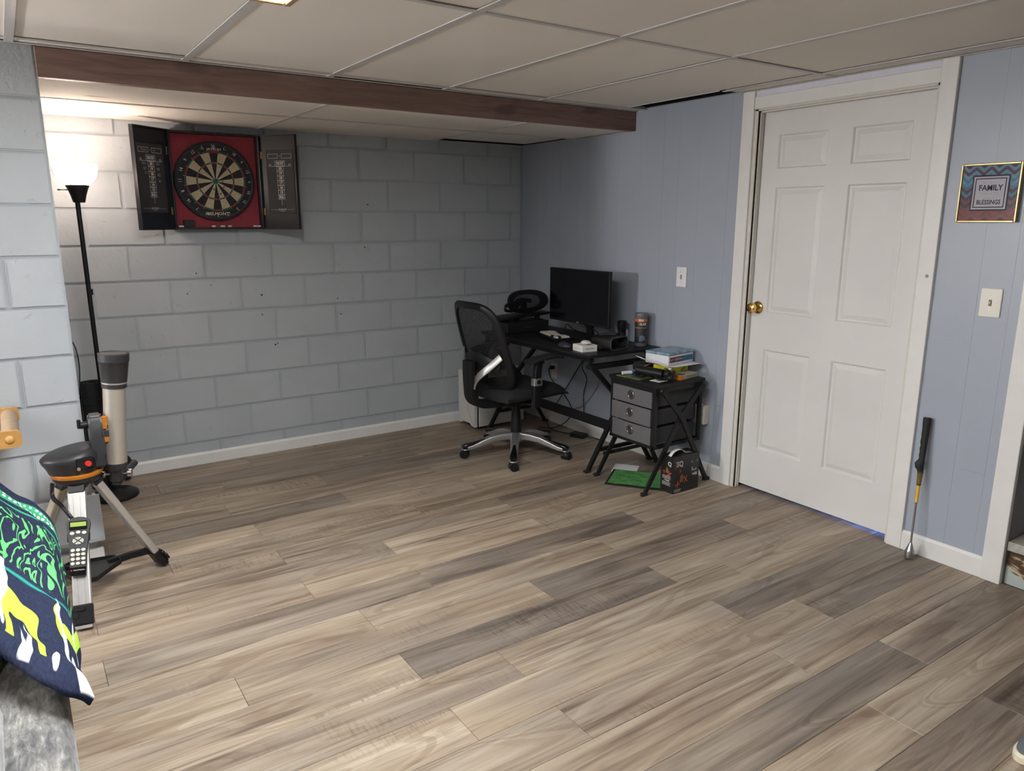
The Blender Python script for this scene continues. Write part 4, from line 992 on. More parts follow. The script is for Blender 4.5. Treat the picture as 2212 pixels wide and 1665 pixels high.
for s in (-1, 1):
    bm = B(); box(bm, (s * .034 - .003, .02, -.016), (s * .034 + .003, .052, .008), .001, 1, M=HF); obj('clip', bm, BLACKP, hand)
# coiled cord
bm = B(); c0 = TH + Vector((-.088, -.035, .505)); c1 = HF @ Vector((-.022, .108, -.004)); base_pts = smoothpts([c0, c0 + Vector((-.005, -.02, -.05)), (c0 + c1) / 2 + Vector((-.006, -.02, -.01)), c1], 10)
pts = []; nb = len(base_pts); turns = 38; per_ = 9
for k in range(turns * per_ + 1):
    s = k / (turns * per_) * (nb - 1); i = min(int(s), nb - 2); p = base_pts[i].lerp(base_pts[i + 1], s - i); a = 2 * PI * k / per_
    t = (base_pts[i + 1] - base_pts[i]).normalized(); u = t.cross(Vector((1, 0, 0))).normalized(); v = t.cross(u)
    pts.append(p + u * math.cos(a) * .0065 + v * math.sin(a) * .0065)
sweep(bm, pts, circ(.0018, 5), up=(0, 1, .2)); obj('coiled_cord', bm, BLACKP, hand, True)

# ------------------------------------------------------------------ wooden rack on the block wall, left edge
OAK = plain('honey_oak', (0.50, 0.27, 0.08), .38, var=.18, scale=14)
rk = thing('wooden_rack', 'honey coloured wooden bracket rack with thick dowel on the block wall', 'rack', (-3.55, -1.242, .66))
for nm, y, z in (('back_plate', -1.258, .734), ('front_plate', -1.570, .712)):
    bm = B(); prism(bm, [(p[0] - 3.548, p[1] + z) for p in rrect(.185, .032, .018, 5)], 0, .020, frame((0, y, 0), (1, 0, 0), (0, 0, 1))); obj(nm, bm, OAK, rk)
for x in (-3.398, -3.68):
    bm = B(); cyl(bm, (x, -1.258, .733), (x, -1.572, .713), .029, n=28); obj('dowel', bm, plain('bare_dowel', (0.36, 0.26, 0.17), .6, var=.12), rk, True, angle=40)
    bm = B(); sph(bm, (x - .002, -1.590, .712), .016, 16, 10, (1, .6, 1)); obj('dowel_cap', bm, OAK, rk, True)

# ------------------------------------------------------------------ sofa seen from behind, with a fleece throw
def mat_chenille():
    t = NT('grey_chenille'); v = t.coord('Object', (90, 26, 90)); f = t.noise(v, 1.0, 4, .65, .4); g = t.noise(t.coord('Object'), 9, 3)
    hi = t.ramp(f, [(.34, (0.08, 0.079, 0.073)), (.5, (0.19, 0.185, 0.170)), (.68, (0.34, 0.332, 0.305))]); lo = t.ramp(f, [(.34, (0.045, 0.046, 0.048)), (.55, (0.125, 0.123, 0.118)), (.7, (0.26, 0.254, 0.238))])
    t.base(t.mix(t.ramp(g, [(.42, (0, 0, 0)), (.58, (1, 1, 1))]), hi, lo)); t.set(.9, spec=.2); t.bump(f, .5, .004)
    t.b.inputs['Sheen Weight'].default_value = .3; return t.m
CHEN = mat_chenille()
sofa = thing('sofa', 'grey chenille sofa at the left edge seen from behind', 'sofa', (-3.8, -3.2, 0))
bm = B(); box(bm, (-3.455, -4.25, .05), (-3.335, -2.20, .655), .035, 4); obj('outer_back', bm, CHEN, sofa, True)
bm = B(); box(bm, (-4.25, -4.2, .10), (-3.45, -2.3, .30), .02, 2); obj('seat_base', bm, CHEN, sofa, True)
for y0, y1 in ((-4.18, -3.26), (-3.25, -2.36)):
    bm = B(); box(bm, (-3.70, y0, .40), (-3.438, y1, .735), .085, 5); bmesh.ops.subdivide_edges(bm, edges=bm.edges[:], cuts=1, use_grid_fill=True)
    for v in bm.verts: v.co.z += .012 * math.sin((v.co.y - y0) / (y1 - y0) * PI); v.co.x += .008 * math.sin((v.co.y - y0) / (y1 - y0) * PI) * (1 if v.co.x > -3.57 else -1)
    obj('back_cushion', bm, CHEN, sofa, True)
    bm = B(); box(bm, (-4.27, y0, .30), (-3.62, y1, .45), .04, 4); obj('seat_cushion', bm, CHEN, sofa, True)
bm = B(); box(bm, (-4.25, -2.36, .05), (-3.40, -2.06, .665), .07, 5); obj('arm', bm, CHEN, sofa, True)
bm = B(); box(bm, (-4.25, -4.36, .05), (-3.40, -4.18, .60), .07, 5); obj('arm', bm, CHEN, sofa, True)
for x in (-4.15, -3.45):
    for y in (-4.2, -2.3):
        bm = B(); cyl(bm, (x, y, 0), (x, y, .07), .022, .028, 14); obj('foot', bm, plain('dark_sofa_foot', (0.03, 0.02, 0.015), .5), sofa)

def mat_throw():
    t = NT('fleece_throw'); uv = t.node('ShaderNodeUVMap'); sep = t.node('ShaderNodeSeparateXYZ'); t.link(uv.outputs[0], sep.inputs[0]); U, V = sep.outputs[0], sep.outputs[1]
    def mp(s, l=(0, 0, 0)):
        a = t.node('ShaderNodeMapping'); a.inputs['Scale'].default_value = s; a.inputs['Location'].default_value = l; t.link(uv.outputs[0], a.inputs[0]); return a.outputs[0]
    def band(x, a, b, e=.006): return t.math('MULTIPLY', t.math('SMOOTH_MIN', 1.0, t.math('MULTIPLY', t.math('SUBTRACT', x, a), 1 / e), .01, clamp=True), t.math('MULTIPLY', t.math('SUBTRACT', b, x), 1 / e, clamp=True), clamp=True)
    navy = t.ramp(t.noise(mp((30, 30, 1)), 3, 4), [(.3, (0.010, 0.014, 0.032)), (.7, (0.022, 0.028, 0.055))])
    # warped stripes give the brush-drawn motifs
    wv = t.noise(mp((9, 3.2, 1)), 1.0, 2, .5, .8)
    st1 = t.ramp(t.math('SINE', t.math('MULTIPLY', wv, 48.0)), [(.58, (0, 0, 0)), (.66, (1, 1, 1))])
    wv2 = t.noise(mp((4.0, 2.2, 1), (3, 7, 0)), 1.0, 1, .4, .5)
    st2 = t.ramp(t.math('SINE', t.math('MULTIPLY', wv2, 26.0)), [(.60, (0, 0, 0)), (.66, (1, 1, 1))])
    vor = t.node('ShaderNodeTexVoronoi'); t.link(mp((34, 34, 1)), vor.inputs['Vector']); vor.inputs['Scale'].default_value = 1.0; vor.inputs['Randomness'].default_value = .25
    dots = t.math('LESS_THAN', vor.outputs['Distance'], .33)
    edge = t.math('ADD', V, t.math('MULTIPLY', t.math('SUBTRACT', t.noise(mp((3, 3, 1)), 1.0, 1), .5), .10))
    c = navy
    c = t.mix(t.math('MULTIPLY', st1, band(edge, .42, .80)), c, (0.10, 0.42, 0.13, 1))
    c = t.mix(t.math('MULTIPLY', st2, band(edge, .06, .36)), c, (0.36, 0.62, 0.055, 1))
    c = t.mix(band(edge, .86, .94), c, (0.03, 0.26, 0.12, 1)); c = t.mix(t.math('MULTIPLY', band(edge, .865, .935), dots), c, (0.68, 0.74, 0.68, 1))
    c = t.mix(band(edge, .375, .392), c, (0.02, 0.22, 0.17, 1)); c = t.mix(band(edge, .825, .84), c, (0.03, 0.28, 0.15, 1))
    wht = t.ramp(t.noise(mp((16, 3.5, 1), (9, 2, 0)), 1.0, 1, .4, .6), [(.60, (0, 0, 0)), (.625, (1, 1, 1))])
    c = t.mix(t.math('MULTIPLY', wht, band(edge, .02, .42)), c, (0.70, 0.70, 0.74, 1))
    corner = t.math('MULTIPLY', band(V, .004, .075), band(U, .84, .985)); c = t.mix(corner, c, (0.66, 0.66, 0.65, 1))
    t.base(c); t.set(.95, spec=.1)
    t.bump(t.noise(mp((160, 160, 1)), 1.0, 3), .5, .004); return t.m
bm = B(); uvl = bm.loops.layers.uv.new('UVMap')
prof = [(-3.80, .47), (-3.765, .62), (-3.71, .742), (-3.63, .772), (-3.54, .768), (-3.475, .742), (-3.435, .712), (-3.395, .692), (-3.355, .684), (-3.336, .674), (-3.326, .648), (-3.322, .600)]
def lerp_tab(tab, x):
    if x <= tab[0][0]: return tab[0][1]
    for (a, p), (b, q) in zip(tab, tab[1:]):
        if x <= b: return p + (q - p) * (x - a) / (b - a)
    return tab[-1][1]
NEAR = [(-3.80, -3.10), (-3.55, -3.14), (-3.46, -3.20), (-3.433, -3.245), (-3.40, -3.30), (-3.37, -3.375), (-3.34, -3.412), (-3.315, -3.402)]
FAR = [(-3.80, -2.02), (-3.52, -2.10), (-3.43, -2.19), (-3.36, -2.31), (-3.33, -2.42), (-3.315, -2.56)]
pp = smoothpts([(x, 0, z) for x, z in prof], 3); NU = len(pp); NV = 70; grid = []
for j in range(NV + 1):
    v = j / NV; row = []
    for i, p in enumerate(pp):
        u = i / (NU - 1); y0 = lerp_tab(NEAR, p.x); y1 = lerp_tab(FAR, p.x); y = y0 + (y1 - y0) * v
        wob = .006 * math.sin(v * 21 + u * 5) + .005 * math.sin(v * 9 - u * 11) + .004 * math.sin(v * 47 + u * 17)
        x, z = p.x, p.z + abs(wob) * .9 + .004
        if u > .85: x += abs(wob) * .5
        d = y - y0
        if d < .13:                                   # the near hem is bunched and pokes out past the sofa back
            k = 1 - d / .13; z += .020 * math.sin(min(1.0, d / .06) * PI / 2) * (1 - min(1, d / .13)) * 1.2
            if u > .80:
                q = (u - .80) / .20; x += .016 * k * q ** .5; z = z * (1 - k * q) + (.690 - .035 * q) * k * q
        row.append(bm.verts.new((x, y, z)))
    grid.append(row)
for j in range(NV):
    for i in range(NU - 1):
        f = bm.faces.new((grid[j][i], grid[j][i + 1], grid[j + 1][i + 1], grid[j + 1][i]))
        for lp, (a, b) in zip(f.loops, ((i, j), (i + 1, j), (i + 1, j + 1), (i, j + 1))): lp[uvl].uv = (a / (NU - 1), b / NV)
throw = obj('throw_blanket', bm, mat_throw(), smooth=True, label='navy fleece throw with green and white print over the sofa back', cat='blanket')
md = throw.modifiers.new('thickness', 'SOLIDIFY'); md.thickness = .016; md.offset = .6
md = throw.modifiers.new('soft', 'SUBSURF'); md.levels = 1; md.render_levels = 1
# ------------------------------------------------------------------ computer desk
WOODK = plain('black_woodgrain', (0.011, 0.010, 0.011), .45, var=.3, bump=.15, scale=18, spec=.3)
desk = thing('computer_desk', 'black computer desk with crossed steel legs against the panelled wall', 'desk', (-.29, -.94, 0))
DX0, DX1, DY0, DY1, DZ = -.590, -.012, -1.545, -.345, .735
bm = B(); box(bm, (DX0, DY0, DZ - .018), (DX1, DY1, DZ), .002, 1); obj('desktop', bm, WOODK, desk)
bm = B()
for x in (DX0 + .03, DX1 - .05): box(bm, (x, DY0 + .02, DZ - .045), (x + .02, DY1 - .02, DZ - .0182))
obj('apron_rails', bm, BLACKM, desk)
def cross(y, parent, xl, xr, ztop, xc, zc, fl, fr, w=.0125, h=.0125):
    for nm, pts in (('leg', [(xl, y, ztop), (xc, y, zc), (fr, y, .0)]), ('leg', [(xr, y + .0265, ztop), (xc, y + .0265, zc), (fl, y + .0265, .0)])):
        bm = B(); sweep(bm, pts, rect(h, w), up=(0, 1, 0))
        for v in bm.verts:
            if v.co.z < .03: v.co.z = .001
        obj(nm, bm, BLACKM, parent)
        f = pts[-1]; bm = B(); box(bm, (f[0] - .020, f[1] - .016, 0.0005), (f[0] + .020, f[1] + .016, .014), .002, 1); obj('foot_cap', bm, RUBBER, parent)
for y in (-1.520, -.392):
    cross(y, desk, -.545, -.045, .66, -.295, .405, -.545, -.045)
    bm = B(); box(bm, (-.565, y - .013, .645), (-.025, y + .040, .670), .002, 1); obj('top_rail', bm, BLACKM, desk)
    bm = B(); box(bm, (-.480, y + .002, .125), (-.105, y + .024, .147), .002, 1); obj('foot_rail', bm, BLACKM, desk)
    bm = B()
    for x in (-.555, -.045): box(bm, (x - .011, y, .668), (x + .011, y + .022, DZ - .018))
    obj('riser_post', bm, BLACKM, desk)
bm = B(); box(bm, (-.302, -1.50, .205), (-.288, -.385, .268), .002, 1); obj('stretcher', bm, BLACKM, desk)
bm = B(); box(bm, (-.46, -.62, .690), (-.10, -.58, .716), .003, 1); obj('under_shelf', bm, BLACKM, desk)

# ------------------------------------------------------------------ monitor
SCR = plain('monitor_screen', (0.003, 0.003, 0.005), .10, var=.05, spec=.25)
mon = thing('monitor', 'black flat computer monitor on the desk', 'monitor', (-.22, -1.0, .735))
MX, MY0, MY1, MZ0, MZ1 = -.250, -1.316, -.702, .838, 1.193
bm = B(); box(bm, (MX, MY0, MZ0), (MX + .022, MY1, MZ1), .004, 2); box(bm, (MX + .02, MY0 + .12, MZ0 + .06), (MX + .05, MY1 - .12, MZ1 - .08), .012, 3); obj('housing', bm, BLACKP, mon)
bm = B(); box(bm, (MX - .0010, MY0 + .007, MZ0 + .017), (MX + .001, MY1 - .007, MZ1 - .007)); obj('screen', bm, SCR, mon, label='dark glossy screen')
bm = B(); text(bm, 'acer', .012, frame((MX - .0006, -1.01, MZ0 + .009), (0, -1, 0), (0, 0, 1)), bold=.0003); obj('logo', bm, INKW, mon)
bm = B(); sweep(bm, [(-.215, -1.085, .915), (-.205, -1.085, .84), (-.20, -1.085, .745)], rect(.012, .026), up=(0, 1, 0)); obj('stand_neck', bm, BLACKP, mon)
bm = B(); prism(bm, [(-.20 + p[0], -1.085 + p[1]) for p in rrect(.085, .115, .03, 5)], .7355, .746, Matrix.Identity(4)); obj('stand_foot', bm, BLACKP, mon)
bm = B(); tube(bm, smoothpts([(-.20, -1.02, .90), (-.20, -1.03, .82), (-.17, -1.06, .78), (-.12, -1.0, .75), (-.07, -.85, .743), (-.05, -.72, .75), (-.06, -.66, .78), (-.05, -.62, .742)], 6), .003, 6); obj('cable', bm, BLACKP, mon, True)
bm = B(); tube(bm, smoothpts([(-.20, -1.12, .90), (-.21, -1.10, .83), (-.18, -1.13, .79), (-.14, -1.11, .76), (-.05, -1.05, .742)], 6), .003, 6); obj('cable', bm, BLACKP, mon, True)

# ------------------------------------------------------------------ keyboard
kb = thing('keyboard', 'compact white keyboard with black frame on the desk', 'keyboard', (-.36, -.90, .735), rotz=math.radians(-14.5), local=True)
bm = B(); box(bm, (-.060, -.150, .0005), (.060, .150, .022), .004, 2); obj('case', bm, BLACKP, kb)
keyrows = [[1.0] * 13 + [2.0], [1.5] + [1.0] * 12 + [1.5], [1.75] + [1.0] * 11 + [2.25], [2.25] + [1.0] * 10 + [2.75], [1.25] * 3 + [6.25] + [1.25] * 4]
KW = plain('keycap_ivory', (0.66, 0.62, 0.54), .5); KB_ = BLACKP; KR = plain('keycap_red', (0.35, 0.03, 0.03), .5)
U_ = .0191
kmesh = {}
for r, row in enumerate(keyrows):
    y = .1425
    for i, wk in enumerate(row):
        # top row sits at +x (towards the wall); row runs from +y to -y
        mk = KW
        if r == 0 and 5 <= i <= 10: mk = KB_
        if r == 0 and i == 0: mk = KR
        if r == 4 and i in (4, 5): mk = KB_
        if r == 3 and i == 11: mk = KB_
        q = (wk, mk.name)
        if q not in kmesh:
            bm = B(); bmesh.ops.create_cube(bm, size=1.0)
            for v in bm.verts:
                s = .82 if v.co.z > 0 else 1; v.co = Vector((v.co.x * .0178 * s, v.co.y * (U_ * wk - .0013) * (s if wk < 2 else .95), v.co.z * .010))
            me = bpy.data.meshes.new('keycap'); bm.to_mesh(me); bm.free(); me.materials.append(mk); kmesh[q] = me
        o = inst('keycap', kmesh[q], (.043 - r * .0195, y - U_ * wk / 2 * .985, .027), kb); y -= U_ * wk * .985

# ------------------------------------------------------------------ small things on the desk
ms = thing('computer_mouse', 'dark blue grey computer mouse at the front of the desk', 'mouse', (-.505, -1.205, .735))
bm = B(); q = sph(bm, (-.505, -1.205, .735), .034, 20, 12, (1.0, 1.75, .95))
for v in bm.verts: v.co.z = max(v.co.z, .7355)
obj('shell', bm, plain('mouse_slate', (0.022, 0.025, 0.038), .4), ms, True)
bm = B(); cyl(bm, (-.513, -1.178, .762), (-.497, -1.178, .762), .008, n=14); obj('scroll_wheel', bm, BLACKP, ms)

wb = thing('white_box', 'small white printed box with a white puck on top on the desk', 'box', (-.49, -1.39, .735), rotz=math.radians(-7), local=True)
bm = B(); box(bm, (-.060, -.055, .0005), (.045, .055, .040), .001, 1); obj('carton', bm, plain('white_card', (0.66, 0.64, 0.60), .6, var=.02), wb)
bm = B()
for z, w_ in ((.021, .034), (.014, .030)): flat(bm, [(-w_, z), (w_, z), (w_, z + .0013), (-w_, z + .0013)], frame((-.0604, 0, 0), (0, -1, 0), (0, 0, 1)))
flat(bm, [(-.03, .019), (.03, .019), (.03, .0225), (-.03, .0225)], frame((-.008, -.0554, 0), (1, 0, 0), (0, 0, 1)))
for a, b, c, d in ((-.02, -.045, .03, -.01), (-.01, .0, .012, .03)): flat(bm, [(a, b), (c, b + .01), (c - .01, d), (a + .004, d - .008)], Matrix.Translation((0, 0, .0406)))
obj('print', bm, plain('grey_print', (0.10, 0.10, 0.10), .7), wb)
bm = B(); q = sph(bm, (.018, .03, .040), .034, 20, 12, (.9, 1.1, .55))
for v in bm.verts: v.co.z = max(v.co.z, .0405)
obj('puck', bm, plain('puck_ivory', (0.60, 0.58, 0.50), .5), wb, True)

vr = thing('vr_headset', 'black open fronted headset viewer lying on the desk corner', 'headset', (-.325, -1.375, .735), rotz=math.radians(0), local=True)
bm = B(); outer = rrect(.085, .038, .026, 6); inner_ = rrect(.078, .032, .022, 6)
def loft(bm, sections, cap0=True, cap1=False):
    rr_ = [[bm.verts.new(p) for p in s] for s in sections]; n = len(rr_[0])
    for a, b in zip(rr_, rr_[1:]):
        for k in range(n): bm.faces.new((a[k], a[(k + 1) % n], b[(k + 1) % n], b[k]))
    if cap0: bm.faces.new(rr_[0][::-1])
    if cap1: bm.faces.new(rr_[-1])
Fv = frame((.02, -.085, .0405), (1, .18, 0), (0, 0, 1))       # opening towards the camera (-y)
sec = []
for z, k, src in ((-.15, .72, outer), (-.12, .86, outer), (-.03, 1.0, outer), (.018, 1.0, outer), (.020, .97, inner_), (-.04, .86, inner_), (-.05, .70, inner_)):
    sec.append([Fv @ Vector((x * k, y * k, z)) for x, y in src])
loft(bm, sec, True, True); obj('visor', bm, plain('visor_black', (0.009, 0.009, 0.010), .5), vr, True, angle=40)
bm = B(); sweep(bm, [Fv @ Vector((x * 1.0, y * 1.0, .019)) for x, y in outer + outer[:1]], circ(.0022, 6), up=(0, 1, 0), caps=False); obj('grey_piping', bm, plain('grey_piping', (0.10, 0.10, 0.10), .6), vr, True)
bm = B(); sweep(bm, smoothpts([(-.055, .06, .070), (-.04, .02, .086), (.03, .0, .090), (.085, -.03, .085), (.10, .03, .06)], 6), rect(.014, .0015), up=(0, 0, 1)); obj('strap', bm, BLACKF, vr, True)
bm = B()
for v in sph(bm, (-.075, -.035, .016), .028, 14, 10, (1.2, 1.0, .6)): v.co.z = max(.0005, v.co.z)
obj('face_pad', bm, BLACKF, vr, True)

bm = B(); Ml = Matrix.Translation((-.085, -1.262, .7355)); lens = thing('camera_lens', 'black camera lens standing upright by the wipes', 'lens', (-.085, -1.262, .735))
lathe(bm, [(0, 0), (.027, 0), (.027, .012), (.026, .014), (.026, .075), (.028, .078), (0, .078)], 30, Ml); obj('barrel', bm, BLACKP, lens, True, angle=35)
bm = B(); lathe(bm, [(.024, .078), (.0285, .080), (.0315, .090), (.0315, .135), (.029, .138), (.027, .136), (0, .130)], 30, Ml); obj('hood', bm, plain('lens_hood', (0.010, 0.010, 0.011), .3), lens, True, angle=35)
bm = B()
for k in range(30): box(bm, (.0264, -.0014, .030), (.0276, .0014, .062), M=Ml @ Matrix.Rotation(k * PI / 15, 4, 'Z'))
o_ = obj('grip_ring', bm, RUBBER, lens, kind='stuff')

wp = thing('wipes_canister', 'grey canister of glass wipes with orange label band on the desk', 'canister', (-.085, -1.437, .735))
WX, WY = -.085, -1.437; Mw = Matrix.Translation((WX, WY, .7355)); GRYC = plain('canister_grey', (0.135, 0.145, 0.16), .45, var=.04)
bm = B(); lathe(bm, [(0, 0), (.037, 0), (.039, .004), (.039, .170), (.036, .176), (0, .176)], 40, Mw); obj('body', bm, GRYC, wp, True, angle=35)
bm = B(); lathe(bm, [(.0395, .176), (.0405, .178), (.0405, .200), (.038, .206), (.030, .2065), (.029, .204), (0, .204)], 40, Mw); obj('lid', bm, plain('lid_grey', (0.12, 0.13, 0.145), .4), wp, True, angle=35)
bm = B(); lathe(bm, [(.0393, .020), (.0394, .158)], 40, Mw); obj('label_sleeve', bm, plain('label_charcoal', (0.03, 0.032, 0.038), .4), wp, True)
bm = B(); lathe(bm, [(.0396, .153), (.0396, .172)], 40, Mw); lathe(bm, [(.0396, .114), (.0396, .1185)], 40, Mw); obj('orange_band', bm, plain('label_orange', (0.55, 0.12, 0.02), .4), wp, True, label='orange label band')
camdir = math.atan2(-4.79 - WY, -3.336 - WX)
def wraptext(bm, s, size, ang, z, r, sx=1.0, bold=0.0):
    t_b = B(); text(t_b, s, size, Matrix.Identity(4), sx=sx, bold=bold)
    bmesh.ops.subdivide_edges(t_b, edges=[e for e in t_b.edges if e.calc_length() > .004], cuts=2)
    vm = {}
    for v in t_b.verts:
        a = ang + v.co.x / r; vm[v] = bm.verts.new((WX + r * math.cos(a), WY + r * math.sin(a), .7355 + z + v.co.y))
    for f in t_b.faces:
        try: bm.faces.new([vm[v] for v in f.verts])
        except ValueError: pass
    t_b.free()
bm = B(); wraptext(bm, 'PRO', .017, camdir, .1625, .0399, .95, .0006); wraptext(bm, 'GLASS', .021, camdir + .30, .139, .0397, .78, .0005)
for k, w_ in enumerate((24, 20, 22, 16)): wraptext(bm, '- ' * (w_ // 3), .005, camdir + .1, .104 - k * .007, .0397)
obj('label_lettering', bm, INKW, wp)
bm = B(); car = [(-.030, .030), (-.030, .044), (-.018, .052), (-.008, .066), (.012, .072), (.028, .060), (.030, .034)]
def wrapflat(bm, poly, r):
    bm.faces.new([bm.verts.new((WX + r * math.cos(camdir + x / r), WY + r * math.sin(camdir + x / r), .7355 + z)) for x, z in poly])
wrapflat(bm, [(-.008, .032), (-.008, .062), (.0, .070), (.0, .032)], .0398); wrapflat(bm, [(0, .032), (0, .070), (.013, .070), (.013, .034)], .0398); wrapflat(bm, [(.013, .034), (.013, .070), (.026, .058), (.028, .036)], .0398); wrapflat(bm, [(-.026, .036), (-.02, .046), (-.008, .056), (-.008, .032)], .0398)
obj('car_picture', bm, plain('label_blue_grey', (0.17, 0.20, 0.28), .4), wp)

# black box with a stand and a spare chair headrest on the far end of the desk
bm = B(); box(bm, (-.505, -.560, .7355), (-.150, -.360, .806), .002, 1)
cb = obj('flat_carton', bm, plain('matte_black_card', (0.010, 0.010, 0.011), .55), label='flat black cardboard box on the far end of the desk', cat='box')
bm = B(); stroke(bm, [(-.03, 0), (.03, .001)], .006, frame((-.33, -.5604, .768), (1, 0, 0), (0, 0, 1))); obj('dim_print', bm, plain('dim_ink', (0.05, 0.05, 0.05), .5), cb)
tr = thing('laptop_stand', 'black slanted tray stand on top of the flat black box', 'stand', (-.32, -.46, .806))
bm = B(); Mq = Matrix.Translation((-.325, -.46, .842)) @ Matrix.Rotation(math.radians(-3), 4, 'Y'); box(bm, (-.205, -.075, -.009), (.215, .085, .010), .007, 3, M=Mq); obj('tray', bm, BLACKP, tr, True, angle=40)
for x in (-.46, -.38, -.20):
    bm = B(); box(bm, (x - .014, -.505, .8062), (x + .014, -.47, .838), .003, 1); obj('stand_foot', bm, BLACKP, tr)
bm = B(); box(bm, (-.49, -.515, .8063), (-.17, -.40, .812), .002, 1); obj('stand_base', bm, BLACKP, tr)

hr = thing('spare_headrest', 'black oval mesh chair headrest resting on the tray stand', 'headrest', (-.30, -.46, .855))
bm = B(); Fh = frame((-.285, -.455, .938), (1, .10, 0), (-.02, .10, 1))
def oval(a, b, k=2.4, n=40): return [(a * abs(math.cos(t)) ** (2 / k) * (1 if math.cos(t) >= 0 else -1), b * abs(math.sin(t)) ** (2 / k) * (1 if math.sin(t) >= 0 else -1)) for t in [2 * PI * i / n for i in range(n)]]
o1 = oval(.182, .082); o2 = oval(.135, .050)
ring = []
for src, z in ((o1, -.014), (o1, .010), (o2, .016), (o2, -.012)): ring.append([bm.verts.new(Fh @ Vector((x * (1.0), y - .03 * (x / .18) ** 2 * (0), z + .035 * (x / .18) ** 2))) for x, y in src])
for a, b in zip(ring, ring[1:] + ring[:1]):
    for k in range(40): bm.faces.new((a[k], a[(k + 1) % 40], b[(k + 1) % 40], b[k]))
obj('frame', bm, BLACKP, hr, True, angle=40)
def mat_mesh(name, dens):
    t = NT(name); t.base((0.010, 0.010, 0.011, 1)); t.set(.8, spec=.2)
    n = t.noise(t.coord('Object', (dens * 3, dens * .6, dens * 3)), 1.0, 2)     # knitted fabric, too fine to resolve: mostly closed
    t.val(t.b.inputs['Alpha'], t.ramp(n, [(.35, (.66, .66, .66)), (.65, (.95, .95, .95))])); return t.m
MESHM = mat_mesh('black_mesh_fabric', 230)
bm = B(); vs = [[bm.verts.new(Fh @ Vector((x * s, y * s, .012 + .035 * (x * s / .18) ** 2))) for x, y in o2] for s in (1.02, .66, .33)]
for a, b in zip(vs, vs[1:]):
    for k in range(40): bm.faces.new((a[k], a[(k + 1) % 40], b[(k + 1) % 40], b[k]))
bm.faces.new(vs[-1]); obj('mesh_panel', bm, MESHM, hr, True)
bm = B(); sweep(bm, smoothpts([Fh @ Vector(p) for p in ((.06, .0, -.012), (.0, .01, -.03), (-.06, -.012, -.02), (-.10, -.04, -.005))], 5), rrect(.028, .014, .008, 3), up=(0, 0, 1)); box(bm, (-.025, -.075, -.03), (.03, .02, -.012), .006, 2, M=Fh); obj('bracket', bm, BLACKP, hr, True, angle=40)
bm = B(); sweep(bm, smoothpts([Fh @ Vector(p) for p in ((-.14, .0, .04), (-.20, -.015, .035), (-.205, -.05, .03), (-.15, -.06, .03))], 5), rrect(.010, .010, .004, 2)); obj('hook', bm, BLACKP, hr, True, angle=40)

# ------------------------------------------------------------------ cables and charger under the desk
def cable(name, pts, r, m_, label, cat='cable'):
    bm = B(); tube(bm, smoothpts(pts, 7), r, 6); return obj(name, bm, m_, smooth=True, label=label, cat=cat, group='cables under the desk')
GREYC = plain('grey_cable', (0.30, 0.31, 0.32), .5); BLC = BLACKP
cable('power_cable', [(-.04, -.95, .712), (-.04, -.86, .59), (-.04, -.821, .543), (-.04, -.679, .357), (-.04, -.535, .178), (-.045, -.47, .10)], .0036, BLC, 'straight black cable running from the desk edge to the wall')
cable('power_cable', [(-.05, -.86, .712), (-.045, -.835, .60), (-.04, -.826, .544), (-.04, -.815, .482), (-.04, -.868, .414), (-.04, -.839, .301), (-.04, -.843, .183), (-.04, -.85, .10)], .0034, BLC, 'wavy black cable hanging down from the desk edge')
cable('data_cable', [(-.025, -1.08, .712), (-.02, -1.048, .582), (-.02, -1.022, .498), (-.02, -.964, .389), (-.02, -.892, .292), (-.02, -.80, .205), (-.02, -.73, .173), (-.02, -.633, .125)], .0034, GREYC, 'pale grey cable curving along the wall under the desk')
cable('power_cable', [(-.06, -.45, .418), (-.09, -.52, .36), (-.05, -.62, .26), (-.05, -.72, .16), (-.06, -.68, .07), (-.12, -.60, .008), (-.20, -.52, .0055)], .0036, BLC, 'black cable looping from the wall outlet plug')
pb = thing('power_brick', 'black power brick with cords on the floor under the desk', 'power adapter', (-.105, -.87, 0))
bm = B(); box(bm, (-.035, -.055, .0005), (.035, .055, .030), .004, 2, M=Matrix.Translation((-.105, -.872, 0)) @ Matrix.Rotation(math.radians(20), 4, 'Z')); obj('case', bm, BLACKP, pb)
bm = B(); tube(bm, smoothpts([(-.118, -.82, .014), (-.14, -.74, .006), (-.16, -.62, .006), (-.10, -.50, .006), (-.06, -.42, .006)], 6), .0034, 6); obj('mains_cord', bm, BLACKP, pb, True)
bm = B(); tube(bm, smoothpts([(-.085, -.924, .014), (-.05, -.97, .006), (-.028, -1.04, .006), (-.030, -1.06, .06), (-.022, -1.02, .12), (-.024, -.99, .15)], 6), .0026, 6); obj('output_cord', bm, BLACKP, pb, True)

